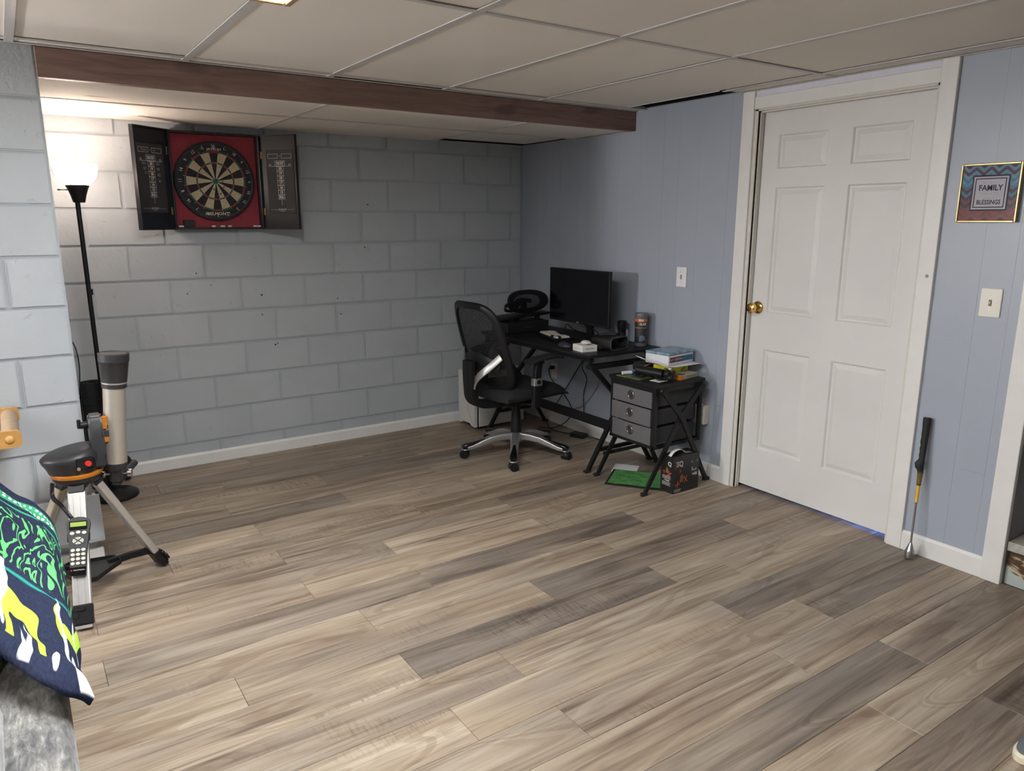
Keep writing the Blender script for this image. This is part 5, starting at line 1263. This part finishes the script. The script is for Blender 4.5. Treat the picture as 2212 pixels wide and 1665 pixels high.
# ------------------------------------------------------------------ white computer tower
pc = thing('computer_tower', 'white computer tower on the floor in the corner beside the desk', 'computer', (-.42, -.215, 0))
PCW = plain('pc_white', (0.62, 0.61, 0.58), .4, var=.02)
px0, px1, py0, py1 = -.640, -.20, -.325, -.100
bm = B(); box(bm, (px0 + .040, py0, .022), (px1, py1, .425), .003, 1); obj('case', bm, PCW, pc)
bm = B(); box(bm, (px0 + .028, py0 + .004, .022), (px0 + .040, py1 - .004, .421)); obj('front_gap', bm, GLOSSK, pc)
bm = B(); prism(bm, [(py0, .0225), (py0 + .045, .028), (py0 + .065, .045), (py1 - .065, .045), (py1 - .045, .028), (py1, .0225), (py1, .422), (py0, .422)], px0, px0 + .028, frame((0, 0, 0), (0, 1, 0), (0, 0, 1))); bmesh.ops.bevel(bm, geom=bm.edges[:], offset=.002, segments=1, affect='EDGES'); obj('front_panel', bm, PCW, pc)
Fpc = frame((px0 - .0006, 0, 0), (0, -1, 0), (0, 0, 1))
bm = B(); stroke(bm, [(-py0 - .06, .38), (-py0 - .085, .20), (-py0 - .085, .14), (-py0 - .07, .105), (-py0 - .005, .035)], .0022, Fpc); obj('panel_line', bm, INKK, pc)
bm = B(); flat(bm, [(.117, .070), (.127, .070), (.122, .080)], Fpc); obj('logo', bm, INKK, pc)
bm = B()
for x in (px0 + .08, px1 - .06):
    for y in (py0 + .04, py1 - .04): box(bm, (x - .02, y - .015, .0005), (x + .02, y + .015, .023))
obj('feet', bm, BLACKP, pc)
bm = B(); box(bm, (px0 + .05, py0 + .03, .4252), (px1 - .05, py1 - .03, .4275)); obj('top_vent', bm, plain('vent_grey', (0.10, 0.10, 0.10), .6), pc)

# ------------------------------------------------------------------ office chair
ch = thing('office_chair', 'black mesh office chair with silver star base at the desk', 'chair', (-.693, -.940, 0), rotz=math.radians(3), local=True)
NB = 5; R0 = .345
for k in range(5):
    a = math.radians(-130 + 72 * k); c, s = math.cos(a), math.sin(a)
    pts = [(.03, .128), (.10, .127), (.17, .115), (.235, .092), (.290, .072), (.325, .066)]
    bm = B(); sweep(bm, [(r * c, r * s, z) for r, z in pts], rrect(.026, .020, .008, 3), scales=[(1.0, 1.25), (1.05, 1.15), (1.0, 1.0), (.92, .85), (.85, .7), (.8, .6)]); lg = obj('base_arm', bm, SILVER, ch, True, angle=40, label='silver base arm')
    bm = B(); sweep(bm, [(r * c, r * s, z + .016) for r, z in ((.205, .104), (.26, .086), (.30, .075), (.340, .066), (.362, .056))], rrect(.019, .009, .006, 3), scales=[.35, .8, 1.1, 1.25, .9]); obj('black_cap', bm, GLOSSK, lg, True, angle=45)
    wr = .0265; ca = a + math.radians((20, -15, 40, 100, 60)[k])
    t = Vector((math.cos(ca), math.sin(ca), 0)); cx, cy = R0 * c, R0 * s
    bm = B()
    for o_ in (-.015, .015):
        p = Vector((cx, cy, wr + .0005)) + t * o_; cyl(bm, p - t * .0105, p + t * .0105, wr, n=26)
    cyl(bm, (cx, cy, wr), (cx, cy, .066), .0065, n=12); sph(bm, (cx, cy, wr + .004), .0285, 16, 10, (.95, .95, .9))
    for v in bm.verts: v.co.z = max(v.co.z, .0003)
    obj('castor', bm, BLACKP, lg, True, angle=40)
    bm = B(); lathe(bm, [(.018, .052), (.024, .054), (.024, .060), (.018, .062)], 20, Matrix.Translation((cx * .985, cy * .985, 0))); obj('silver_collar', bm, SILVER, lg, True)
bm = B(); lathe(bm, [(0, .090), (.045, .092), (.052, .11), (.050, .140), (.040, .152), (0, .152)], 32); obj('base_hub', bm, SILVER, ch, True, angle=40)
bm = B(); lathe(bm, [(0, .140), (.036, .140), (.034, .215), (.0335, .217), (.030, .285), (.0295, .287), (.026, .345), (0, .345)], 28); obj('gas_lift', bm, BLACKP, ch, True, angle=30)
bm = B(); box(bm, (-.13, -.075, .345), (.13, .075, .398), .012, 3); box(bm, (-.05, -.16, .375), (.05, .16, .400), .005, 1); cyl(bm, (.03, -.08, .37), (.05, -.20, .368), .006, n=10); obj('tilt_mechanism', bm, BLACKP, ch, True, angle=40)
# seat: padded mesh cushion with a waterfall front
bm = B(); n1, n2 = 20, 20; top = []; bot = []
for i in range(n1 + 1):
    u = i / n1; rt_, rb_ = [], []
    for j in range(n2 + 1):
        v = j / n2 * 2 - 1
        x = -.235 + .495 * u; half = .245 * (1 - .10 * abs(u - .45) ** 1.5 * 2); e = (1 - abs(v) ** 5) * (1 - abs(2 * u - 1) ** 8)
        y = v * half; z = .425 + .062 * max(0, e) ** .5 + .012 * v * v - .028 * max(0, u - .75) / .25 * max(0, u - .75) / .25 + .006 * (1 - u)
        rt_.append(bm.verts.new((x, y, z))); rb_.append(bm.verts.new((x * .97, y * .95, .402 + .014 * v * v + (.01 if u > .9 else 0))))
    top.append(rt_); bot.append(rb_)
for i in range(n1):
    for j in range(n2):
        bm.faces.new((top[i][j], top[i + 1][j], top[i + 1][j + 1], top[i][j + 1])); bm.faces.new((bot[i][j], bot[i][j + 1], bot[i + 1][j + 1], bot[i + 1][j]))
for i in range(n1):
    for j in (0, n2): bm.faces.new((top[i][j], top[i + 1][j], bot[i + 1][j], bot[i][j]))
for j in range(n2):
    for i in (0, n1): bm.faces.new((top[i][j], top[i][j + 1], bot[i][j + 1], bot[i][j]))
obj('seat', bm, BLACKF, ch, True, angle=60)
# backrest: curved frame with mesh, leaning back
BW = .232
def back_pt(s, tq):
    """s across -1..1 (y), tq up 0..1"""
    wid = BW * (1.0 - .16 * (tq - .45) ** 2 * 2.2) ; z = .470 + .545 * tq
    x = -.205 - .165 * tq + .055 * (s * s) + .030 * math.sin(tq * PI) * -1 * .6 - .03 * max(0, tq - .6)
    return Vector((x, s * wid, z))
loop = []
def rr_loop(m_):
    out = []
    for k in range(m_):
        t = 2 * PI * k / m_; c, s = math.cos(t), math.sin(t); e = 2 / 4.2
        out.append((abs(c) ** e * (1 if c >= 0 else -1), .5 + .5 * abs(s) ** e * (1 if s >= 0 else -1)))
    return out
lp = rr_loop(72)
bm = B(); rings = []
for k, (s, tq) in enumerate(lp):
    p = back_pt(s, tq); cpt = back_pt(s * .82, .5 + (tq - .5) * .88); din = (cpt - p).normalized(); nr = Vector((1, 0, .25)).normalized()
    rings.append([bm.verts.new(p + din * a + nr * b) for a, b in ((-.010, -.012), (-.016, 0), (-.010, .012), (.026, .010), (.030, 0), (.026, -.010))])
for a, b in zip(rings, rings[1:] + rings[:1]):
    for k in range(6): bm.faces.new((a[k], a[(k + 1) % 6], b[(k + 1) % 6], b[k]))
obj('back_frame', bm, BLACKP, ch, True, angle=60)
MESHC = mat_mesh('chair_mesh_fabric', 150)
bm = B(); g = []
for k in (1.0, .75, .5, .25, .02): g.append([bm.verts.new(back_pt(s * .93 * k, .5 + (tq - .5) * .95 * k) + Vector((-.020 * (1 - k * k), 0, 0))) for s, tq in lp])
for a, b in zip(g, g[1:]):
    for k in range(72): bm.faces.new((a[k], a[(k + 1) % 72], b[(k + 1) % 72], b[k]))
obj('back_mesh', bm, MESHC, ch, True)
bm = B(); lw = []
for i in range(13):
    s = -1 + 2 * i / 12; p = back_pt(s * .80, .30 + .05 * (1 - s * s)); lw.append(p + Vector((-.030 - .010 * (1 - s * s), 0, 0)))
sweep(bm, lw, rrect(.005, .060, .004, 2), up=(0, 0, 1), scales=[(1, .55 + .45 * (1 - abs(-1 + i / 6))) for i in range(13)]); obj('lumbar_pad', bm, BLACKP, ch, True, angle=40)
# J shaped spine bar with silver yoke
bm = B(); sweep(bm, smoothpts([(-.06, 0, .376), (-.20, 0, .374), (-.290, 0, .385), (-.345, 0, .425), (-.358, 0, .50), (-.362, 0, .58), (-.362, 0, .665)], 5), rrect(.024, .046, .010, 3), up=(0, 1, 0)); obj('spine_bar', bm, BLACKP, ch, True, angle=40)
for s in (-1, 1):
    bm = B(); sweep(bm, smoothpts([(-.352, s * .035, .500), (-.350, s * .060, .555), (-.335, s * .105, .60), (-.305, s * .150, .645), (-.270, s * .205, .705)], 6), rrect(.006, .022, .004, 2), up=(.2, 0, 1), scales=None); obj('silver_yoke', bm, SILVER, ch, True, angle=40, label='silver back yoke')
for s in (-1, 1):
    y = s * .285
    bm = B(); box(bm, (-.085, s * .15 - .02, .388), (-.035, s * .15 + .02, .402)); sweep(bm, [(-.06, s * .10, .392), (-.06, s * .245, .392), (-.06, y, .415)], rrect(.006, .026, .004, 2), up=(1, 0, 0)); obj('arm_bracket', bm, BLACKP, ch)
    bm = B(); sweep(bm, [(-.062, y, .385), (-.060, y, .50), (-.058, y, .545)], rrect(.030, .017, .008, 3), up=(0, 1, 0)); obj('arm_post', bm, BLACKP, ch, True, angle=40)
    bm = B(); sweep(bm, [(-.060, y, .520), (-.058, y, .565)], rrect(.032, .019, .006, 3), up=(0, 1, 0)); obj('silver_band', bm, SILVER, ch, True, angle=40, label='silver adjuster band')
    bm = B(); cyl(bm, (-.059, y + s * .018, .543), (-.059, y + s * .023, .543), .014, n=20); obj('adjuster_button', bm, BLACKP, ch)
    bm = B(); sweep(bm, smoothpts([(-.058, y, .560), (-.054, y, .61), (-.045, y, .655), (-.03, y, .676)], 4), rrect(.026, .015, .007, 3), up=(0, 1, 0), scales=[1] * 8 + [(.95, 1.0)] * 4 + [1.3]); obj('arm_upright', bm, BLACKP, ch, True, angle=40)
    bm = B(); sweep(bm, smoothpts([(-.130, y, .668), (-.06, y, .682), (.04, y, .690), (.11, y, .686), (.125, y, .680)], 4), rrect(.040, .013, .010, 3), up=(0, 0, 1), scales=None); obj('armrest', bm, plain('armrest_pu', (0.014, 0.014, 0.015), .5), ch, True, angle=40)

# ------------------------------------------------------------------ drawer cart
ct = thing('drawer_cart', 'black metal cart with three grey fabric drawers beside the desk', 'cart', (-.27, -1.78, 0))
KX0, KX1, KY0, KY1 = -.452, -.075, -1.955, -1.580
bm = B(); box(bm, (KX0 - .008, KY0 - .008, .598), (KX1 + .008, KY1 + .008, .618), .002, 1); obj('top', bm, WOODK, ct)
for y in (KY0 + .012, KY1 - .012):
    bm = B(); box(bm, (KX0, y - .012, .570), (KX1, y + .012, .5978), .001, 1); obj('side_rail', bm, BLACKM, ct)
    bm = B(); box(bm, (KX0, y - .008, .245), (KX1, y + .008, .262), .001, 1); obj('lower_rail', bm, BLACKM, ct)
    for x in (KX0 + .010, KX1 - .012):
        bm = B(); box(bm, (x - .010, y - .010, .245), (x + .010, y + .010, .572), .001, 1); obj('post', bm, BLACKM, ct)
for x in (KX0 + .008, KX1 - .010):
    bm = B(); box(bm, (x - .008, KY0 + .02, .245), (x + .008, KY1 - .02, .262), .001, 1); obj('cross_rail', bm, BLACKM, ct)
bm = B(); box(bm, (KX0 + .002, KY0 + .022, .572), (KX0 + .016, KY1 - .022, .5976)); obj('front_rail', bm, BLACKM, ct)
for y, sg in ((KY0 - .020, 1), (KY1 + .008, 1)):
    for pts in ([(KX1 - .02, y, .590), (-.274, y, .415), (-.535, y, 0)], [(KX0 + .02, y - .014, .590), (-.274, y - .014, .415), (-.045, y - .014, 0)]):
        bm = B(); sweep(bm, pts, rect(.0155, .0068), up=(0, 1, 0))
        for v in bm.verts:
            if v.co.z < .03: v.co.z = .001
        obj('leg', bm, BLACKM, ct)
        f = pts[-1]; bm = B(); box(bm, (f[0] - .021, f[1] - .010, .0005), (f[0] + .021, f[1] + .010, .020), .002, 1); obj('foot_cap', bm, RUBBER, ct)
for y in (KY0 - .04, KY1 + .012):
    bm = B(); box(bm, (-.470, y + .006, .115), (-.11, y + .018, .135)) if y > -1.8 else box(bm, (-.445, KY0 + .03, .245), (-.09, KY0 + .045, .258)); obj('foot_rail', bm, BLACKM, ct)
for x in (KX0 + .03, KX1 - .03):
    bm = B(); cyl(bm, (x, KY0 - .0085, .583), (x, KY0 - .0125, .583), .0055, n=12); obj('bolt', bm, SILVER, ct)
DRW = plain('grey_drawer_fabric', (0.105, 0.103, 0.108), .9, var=.12, bump=.35, scale=140)
for k, (z0, z1) in enumerate(((.264, .368), (.372, .474), (.478, .572))):
    bm = B(); xo = KX0 - (.010 if k == 1 else .004); y0, y1 = KY0 + .030, KY1 - .028; g_ = .0015
    box(bm, (xo + .008, y0 + g_, z0 + .002), (KX1 - .03, y1 - g_, z1 - .012), .004, 2); dw = obj('drawer', bm, plain('grey_drawer_side', (0.045, 0.045, 0.048), .9, var=.12, bump=.3, scale=140), ct)
    bm = B(); n = 12; rows = []
    for i in range(n + 1):
        u = i / n; rows.append([bm.verts.new((xo + .006 * 0 - .004 * math.sin(u * PI) * math.sin(v_ * PI) + .001 * math.sin(u * 9 + k), y0 + (y1 - y0) * u, z0 + .001 + (z1 - z0 - .003 - .004 * math.sin(u * PI) * (k == 0)) * v_)) for v_ in (0, .25, .5, .75, 1)])
    for a, b in zip(rows, rows[1:]):
        for q in range(4): bm.faces.new((a[q], a[q + 1], b[q + 1], b[q]))
    vs0 = [v for v in bm.verts]
    r_ = bmesh.ops.extrude_face_region(bm, geom=bm.faces[:]); bmesh.ops.translate(bm, vec=(.008, 0, 0), verts=[e for e in r_['geom'] if isinstance(e, bmesh.types.BMVert)])
    obj('drawer_front', bm, DRW, dw, True, angle=40)
    yc, zc = (y0 + y1) / 2 + .002, (z0 + z1) / 2 + .006; Mg = Matrix.Translation((xo - .0062, yc, zc)) @ Matrix.Rotation(-PI / 2, 4, 'Y')
    bm = B(); lathe(bm, [(.0175, -.002), (.0185, .003), (.0225, .0035), (.0265, .001), (.027, -.003)], 32, Mg); obj('grommet', bm, plain('gunmetal', (0.20, 0.18, 0.16), .3, .9), dw, True, label='gunmetal grommet ring')
    bm = B(); lathe(bm, [(0, -.0005), (.0178, -.0005)], 32, Mg); obj('grommet_hole', bm, INKK, dw)

# ------------------------------------------------------------------ things on the cart
CT = .618
bm = B(); box(bm, (-.445, -1.80, CT + .0005), (-.31, -1.62, CT + .005), 0, M=Matrix.Translation((-.38, -1.71, 0)) @ Matrix.Rotation(.12, 4, 'Z') @ Matrix.Translation((.38, 1.71, 0))); bk = obj('magazine', bm, plain('magazine_green', (0.10, 0.14, 0.05), .4, var=.8, scale=25), label='thin magazine with a green cover on the drawer cart', cat='magazine')
bm = B(); box(bm, (-.39, -1.90, CT + .0005), (-.24, -1.83, CT + .0022), 0, M=Matrix.Translation((-.3, -1.86, 0)) @ Matrix.Rotation(.1, 4, 'Z') @ Matrix.Translation((.3, 1.86, 0))); obj('paper_sheet', bm, WPAPER, label='white paper strip under the black device on the cart', cat='paper')
mkr = thing('glue_stick', 'white and blue marker pen lying on the magazine', 'marker', (-.39, -1.69, CT + .006))
a_ = Vector((-.432, -1.655, CT + .018)); b_ = Vector((-.375, -1.672, CT + .018)); c_ = Vector((-.335, -1.685, CT + .018))
bm = B(); cyl(bm, a_, b_, .0105, n=16); obj('label_wrap', bm, WPLAST, mkr, True, angle=40); bm = B(); cyl(bm, b_, c_, .0118, n=16); cyl(bm, c_, c_ + (c_ - b_) * .3, .0085, n=16); obj('cap', bm, plain('marker_blue', (0.015, 0.09, 0.42), .35), mkr, True, angle=40, label='blue cap')
dv = thing('tactical_light', 'black folded device with clamp arms lying on the cart', 'tool', (-.33, -1.80, CT))
bm = B(); A0, A1 = Vector((-.362, -1.728, CT + .040)), Vector((-.318, -1.872, CT + .034)); cyl(bm, A0, A1, .027, n=24); cyl(bm, A0, A0 + (A0 - A1) * .12, .023, n=24); obj('body', bm, BLACKP, dv, True, angle=40)
bm = B(); sph(bm, A1 + Vector((.012, -.018, .002)), .026, 16, 10); sph(bm, A1 + Vector((-.01, -.062, -.010)), .021, 14, 10); cyl(bm, A1 + Vector((.03, -.05, .018)), A1 + Vector((-.015, -.075, -.012)), .012, n=14); obj('joint', bm, BLACKP, dv, True)
bm = B(); sweep(bm, smoothpts([A0 + Vector((-.03, .01, -.012)), A0 + Vector((-.035, -.03, -.032)), A0 + Vector((.0, -.05, -.034))], 4), rect(.009, .005)); sweep(bm, smoothpts([A1 + Vector((-.032, .03, -.008)), A1 + Vector((-.034, .0, -.027)), A1 + Vector((.0, -.02, -.028))], 4), rect(.009, .005)); obj('clamp_arm', bm, BLACKP, dv)
bm = B(); cyl(bm, A1 + Vector((.026, -.022, .028)), A1 + Vector((.028, -.024, .040)), .009, n=14); obj('clear_knob', bm, plain('clear_plastic', (0.5, 0.52, 0.56), .15), dv)

hd = thing('black_pouch', 'black zip pouch leaning at the back of the cart', 'pouch', (-.20, -1.64, CT))
bm = B(); sec = []
for y, a, b in ((-1.575, .010, .006), (-1.585, .060, .024), (-1.62, .072, .032), (-1.66, .066, .026), (-1.685, .03, .012)): sec.append([(-.225 + p[0], y + .02 * p[0], CT + .0325 + p[1]) for p in rrect(a, b, min(a, b) * .6, 4)])
loft(bm, sec, True, True)
for v in bm.verts: v.co.z = max(v.co.z, CT + .0005)
obj('shell', bm, BLACKF, hd, True)
bm = B(); tube(bm, smoothpts([(-.30, -1.68, CT + .04), (-.25, -1.692, CT + .056), (-.20, -1.685, CT + .045)], 5), .004, 6); obj('zip_pull', bm, plain('zip_orange', (0.32, 0.14, 0.07), .5), hd)

def cart_box(name, cen, dims, rz, m_, label, cat='box'):
    t = thing(name, label, cat, cen, rotz=rz or .0001, local=True); bm = B(); box(bm, (-dims[0] / 2, -dims[1] / 2, 0.0005), (dims[0] / 2, dims[1] / 2, dims[2]), .0012, 1); obj('carton', bm, m_, t); return t
oc = cart_box('small_carton', (-.165, -1.885, CT), (.165, .075, .026), math.radians(9), plain('cream_card', (0.46, 0.42, 0.34), .6, var=.05), 'small cream and orange printed box at the front of the cart')
bm = B(); flat(bm, [(-.0826, 0), (-.045, 0), (-.060, .026), (-.0826, .026)], frame((0, -.038, .0003), (1, 0, 0), (0, 0, 1))); flat(bm, [(-.0375, 0), (.0375, 0), (.0375, .026), (-.0375, .026)], frame((-.0829, 0, .0003), (0, -1, 0), (0, 0, 1))); obj('orange_print', bm, plain('orange_print', (0.60, 0.22, 0.02), .5), oc)
bm = B(); flat(bm, [(-.07, -.03), (-.02, -.03), (-.03, .015), (-.07, .02)], Matrix.Translation((0, 0, .0266)))
for k in range(4): flat(bm, [(-.035, .006 + k * .0042), (.072, .006 + k * .0042), (.072, .0075 + k * .0042), (-.035, .0075 + k * .0042)], frame((0, -.0382, 0), (1, 0, 0), (0, 0, 1)))
obj('dark_print', bm, plain('grey_print', (0, 0, 0)), oc)
yb = cart_box('yellow_box', (-.170, -1.785, CT), (.185, .115, .068), math.radians(9), plain('yellow_card', (0.60, 0.55, 0.02), .5, var=.04), 'bright yellow box with black arrow print in the stack on the cart')
bm = B(); Fy = frame((0, -.0579, 0), (1, 0, 0), (0, 0, 1)); stroke(bm, [(.018, .030), (.045, .048), (.082, .056), (.060, .040), (.018, .030)], .0030, Fy); stroke(bm, [(.03, .030), (.06, .044)], .003, Fy); stroke(bm, [(-.08, .018), (-.06, .018)], .003, Fy)
Fy2 = frame((-.0929, 0, 0), (0, -1, 0), (0, 0, 1)); stroke(bm, [(.02, .052), (.045, .052)], .005, Fy2)
obj('black_print', bm, INKK, yb)
gm = thing('white_mouse', 'small white rounded device at the right end of the cart', 'mouse', (-.088, -1.850, CT)); bm = B(); sph(bm, (-.095, -1.845, CT + .012), .030, 18, 12, (.8, 1.25, .55))
for v in bm.verts: v.co.z = max(v.co.z, CT + .0005)
obj('shell', bm, plain('grey_white_plastic', (0.42, 0.42, 0.42), .4), gm, True)
# bent paper sheets under the pads box
bm = B(); P0 = CT + .0695; g = []
for i in range(15):
    u = i / 14; row = []
    for j in range(9):
        v = j / 8; x = -.335 + .30 * u; y = -1.900 + .24 * v
        z = P0 + .0012 + .040 * max(0, (.33 - u) / .33) ** 1.5 * (0.35 + .65 * v) + .012 * math.sin(v * 3) * (1 - abs(2 * u - 1)) * .0
        row.append(bm.verts.new((x, y, z)))
    g.append(row)
for a, b in zip(g, g[1:]):
    for q in range(8): bm.faces.new((a[q], a[q + 1], b[q + 1], b[q]))
ps = obj('paper_stack', bm, WPAPER, smooth=True, label='curled white paper sheets between the yellow box and the blue pad pack', cat='paper'); md = ps.modifiers.new('t', 'SOLIDIFY'); md.thickness = .0022; md.offset = 1
P1 = P0 + .005
pp_ = cart_box('pad_pack', (-.165, -1.765, P1), (.235, .165, .056), math.radians(7), plain('pack_white', (0.62, 0.63, 0.66), .5, var=.03), 'white carton with a blue clear lid on top of the cart stack')
bm = B(); box(bm, (-.121, -.086, .0565), (.121, .086, .072), .006, 2); obj('clear_lid', bm, plain('blue_clear_lid', (0.20, 0.30, 0.40), .18, var=.5, scale=30), pp_)
bm = B(); Fk = frame((0, -.0830, 0), (1, 0, 0), (0, 0, 1)); flat(bm, [(-.105, .014), (.02, .014), (.02, .045), (-.105, .045)], Fk, 0); flat(bm, [(.02, .014), (.112, .014), (.112, .045), (.02, .045)], Fk, 1); obj('label_band', bm, [plain('plum_label', (0.07, 0.03, 0.045), .5), plain('teal_label', (0.03, 0.14, 0.24), .5, var=.3, scale=60)], pp_)
bm = B(); text(bm, 'SCENTIVA', .019, Fk @ Matrix.Translation((-.022, .030, .0008)), sx=.85); obj('lettering', bm, INKW, pp_)
bm = B(); stroke(bm, [(-.100, .026), (-.092, .034), (-.086, .026), (-.080, .035), (-.072, .030)], .005, Fk @ Matrix.Translation((0, 0, .0008))); obj('logo', bm, plain('pink_ink', (0.55, 0.2, 0.25), .5), pp_)

# ------------------------------------------------------------------ things under the cart
gmt = thing('swing_mat', 'green golf swing mat with black border on the floor under the cart', 'mat', (-.425, -1.77, 0), rotz=math.radians(37), local=True)
bm = B(); box(bm, (-.105, -.205, .0005), (.175, .150, .006), .002, 1); obj('rubber_border', bm, RUBBER, gmt)
bm = B(); g = []
for i in range(13):
    row = []
    for j in range(15):
        x = -.088 + .250 * i / 12; y = -.188 + .322 * j / 14; row.append(bm.verts.new((x, y, .0092 + .0012 * math.sin(x * 60 + y * 40) + .001 * math.sin(y * 90 - x * 35))))
    g.append(row)
for a, b in zip(g, g[1:]):
    for q in range(14): bm.faces.new((a[q], a[q + 1], b[q + 1], b[q]))
def mat_green():
    t = NT('green_velour'); v = t.coord('Object'); f = t.noise(v, 16, 3, .5, 1.2)
    t.base(t.ramp(f, [(.35, (0.05, 0.20, 0.05)), (.55, (0.075, 0.27, 0.065)), (.75, (0.11, 0.34, 0.095))])); t.set(.9); t.bump(f, .4, .004); return t.m
obj('green_velour', bm, mat_green(), gmt, True)
bm = B()
for p in ([(-.02, -.06), (.03, .04)], [(.05, .02), (.05, .09), (.08, .09)], [(-.05, .03), (0, .10)], [(.10, -.05), (.12, .06)]): stroke(bm, p, .004, Matrix.Translation((0, 0, .0118)))
obj('guide_lines', bm, plain('dark_green_ink', (0.02, 0.07, 0.02), .8), gmt)
bm = B(); box(bm, (-.06, -.09, .0003), (.10, .06, .0018), 0, M=Matrix.Translation((-.33, -1.575, 0)) @ Matrix.Rotation(math.radians(38), 4, 'Z')); lf = obj('leaflet', bm, WPAPER, label='white leaflet on the floor behind the green mat', cat='paper')

db = thing('drone_box', 'black drone box with white carry handle on the floor under the cart', 'box', (-.30, -2.0, 0), rotz=math.radians(1.5), local=True)
# local: x -.125...118, y -.055...055
bm = B(); box(bm, (-.088, -.050, .0005), (.122, .048, .214), .0015, 1); obj('carton', bm, plain('black_print_card', (0.014, 0.013, 0.014), .35, var=.25, scale=20), db)
Ff = frame((.019, -.0506, 0), (.9, 0, 0), (0, 0, 1)) @ Matrix.Diagonal((.89, 1, 1, 1)); Fl = frame((-.0886, 0, 0), (0, -1, 0), (0, 0, 1))
bm = B(); text(bm, 'SQ', .044, Ff @ Matrix.Translation((-.066, .170, 0)), sx=1.05, bold=.0014); text(bm, 'Q', .034, Fl @ Matrix.Translation((.018, .170, 0)), bold=.0012)
text(bm, '1 Ready', .014, Fl @ Matrix.Translation((0, .072, 0)), sx=.9, bold=.0005)
for k in range(5): flat(bm, [(-.034, .098 - k * .0045), (.03 - k % 2 * .005, .098 - k * .0045), (.03 - k % 2 * .005, .0998 - k * .0045), (-.034, .0998 - k * .0045)], Fl); flat(bm, [(-.034, .060 - k * .0045), (.03 - k % 2 * .008, .060 - k * .0045), (.03 - k % 2 * .008, .0618 - k * .0045), (-.034, .0618 - k * .0045)], Fl)
for k in range(4): flat(bm, [(-.112, .022 - k * .0045), (-.045 - k * .004, .022 - k * .0045), (-.045 - k * .004, .0236 - k * .0045), (-.112, .0236 - k * .0045)], Ff)
for a, b, c, d in ((.047, .119, .054, .135), (.047, .114, .09, .119), (.084, .119, .09, .124), (.052, .087, .085, .097), (.072, .083, .098, .1)): flat(bm, [(a, b), (c, b), (c, d), (a, d)], Ff)
text(bm, 'SQ', .03, Matrix.Translation((.065, -.015, .2146)), sx=.9, bold=.0006)
obj('white_print', bm, plain('dim_white_ink', (0.50, 0.49, 0.47), .6), db, kind='stuff')
bm = B(); stroke(bm, [(-.112, .184), (-.100, .189), (-.102, .145)], .006, Ff)
def cr(F, x, y, r, a):
    for q in (a, a + 1.35): stroke(bm, [(x - r * math.cos(q), y - r * math.sin(q)), (x + r * math.cos(q), y + r * math.sin(q))], r * .30, F)
cr(Ff, -.082, .052, .021, .15); cr(Ff, -.008, .074, .023, 1.0); cr(Ff, -.06, .128, .012, 1.2); cr(Fl, .018, .112, .018, .6); cr(Fl, -.022, .118, .012, 1.2)
obj('orange_print', bm, plain('drone_orange', (0.50, 0.09, 0.035), .6), db)
bm = B(); flat(bm, [(-.062, .062), (-.034, .060), (-.026, .085), (-.040, .108), (-.058, .100)], Ff); obj('brown_print', bm, plain('drone_brown', (0.20, 0.09, 0.04), .6), db); bm = B(); flat(bm, [(-.012, .120), (.008, .112), (.012, .135), (-.004, .150)], Fl); obj('brown_print', bm, plain('drone_brown', (0.20, 0.09, 0.04), .6), db)
bm = B(); flat(bm, [(.028, .150), (.034, .190), (.060, .196), (.104, .194), (.112, .188), (.110, .148), (.104, .138), (.034, .140)], Ff @ Matrix.Translation((0, 0, .0001))); flat(bm, [(.034, .136), (.104, .138), (.104, .104), (.034, .104)], Ff @ Matrix.Translation((0, 0, -.0001))); obj('controller_print', bm, plain('controller_print', (0.035, 0.034, 0.036), .5), db)
bm = B()
for x in (.045, .095): flat(bm, [(x + .007 * math.cos(k * PI / 6), .168 + .007 * math.sin(k * PI / 6)) for k in range(12)], Ff @ Matrix.Translation((0, 0, .0004)))
obj('stick_print', bm, plain('grey_stick', (0.22, 0.22, 0.22), .5), db)
bm = B(); sweep(bm, smoothpts([(-.085, -.012, .215), (-.055, -.012, .238), (-.010, -.012, .243), (.03, -.012, .226), (.042, -.012, .215)], 5), rect(.011, .0012), up=(0, 0, 1)); obj('handle', bm, WPLAST, db, True, label='white carry handle')
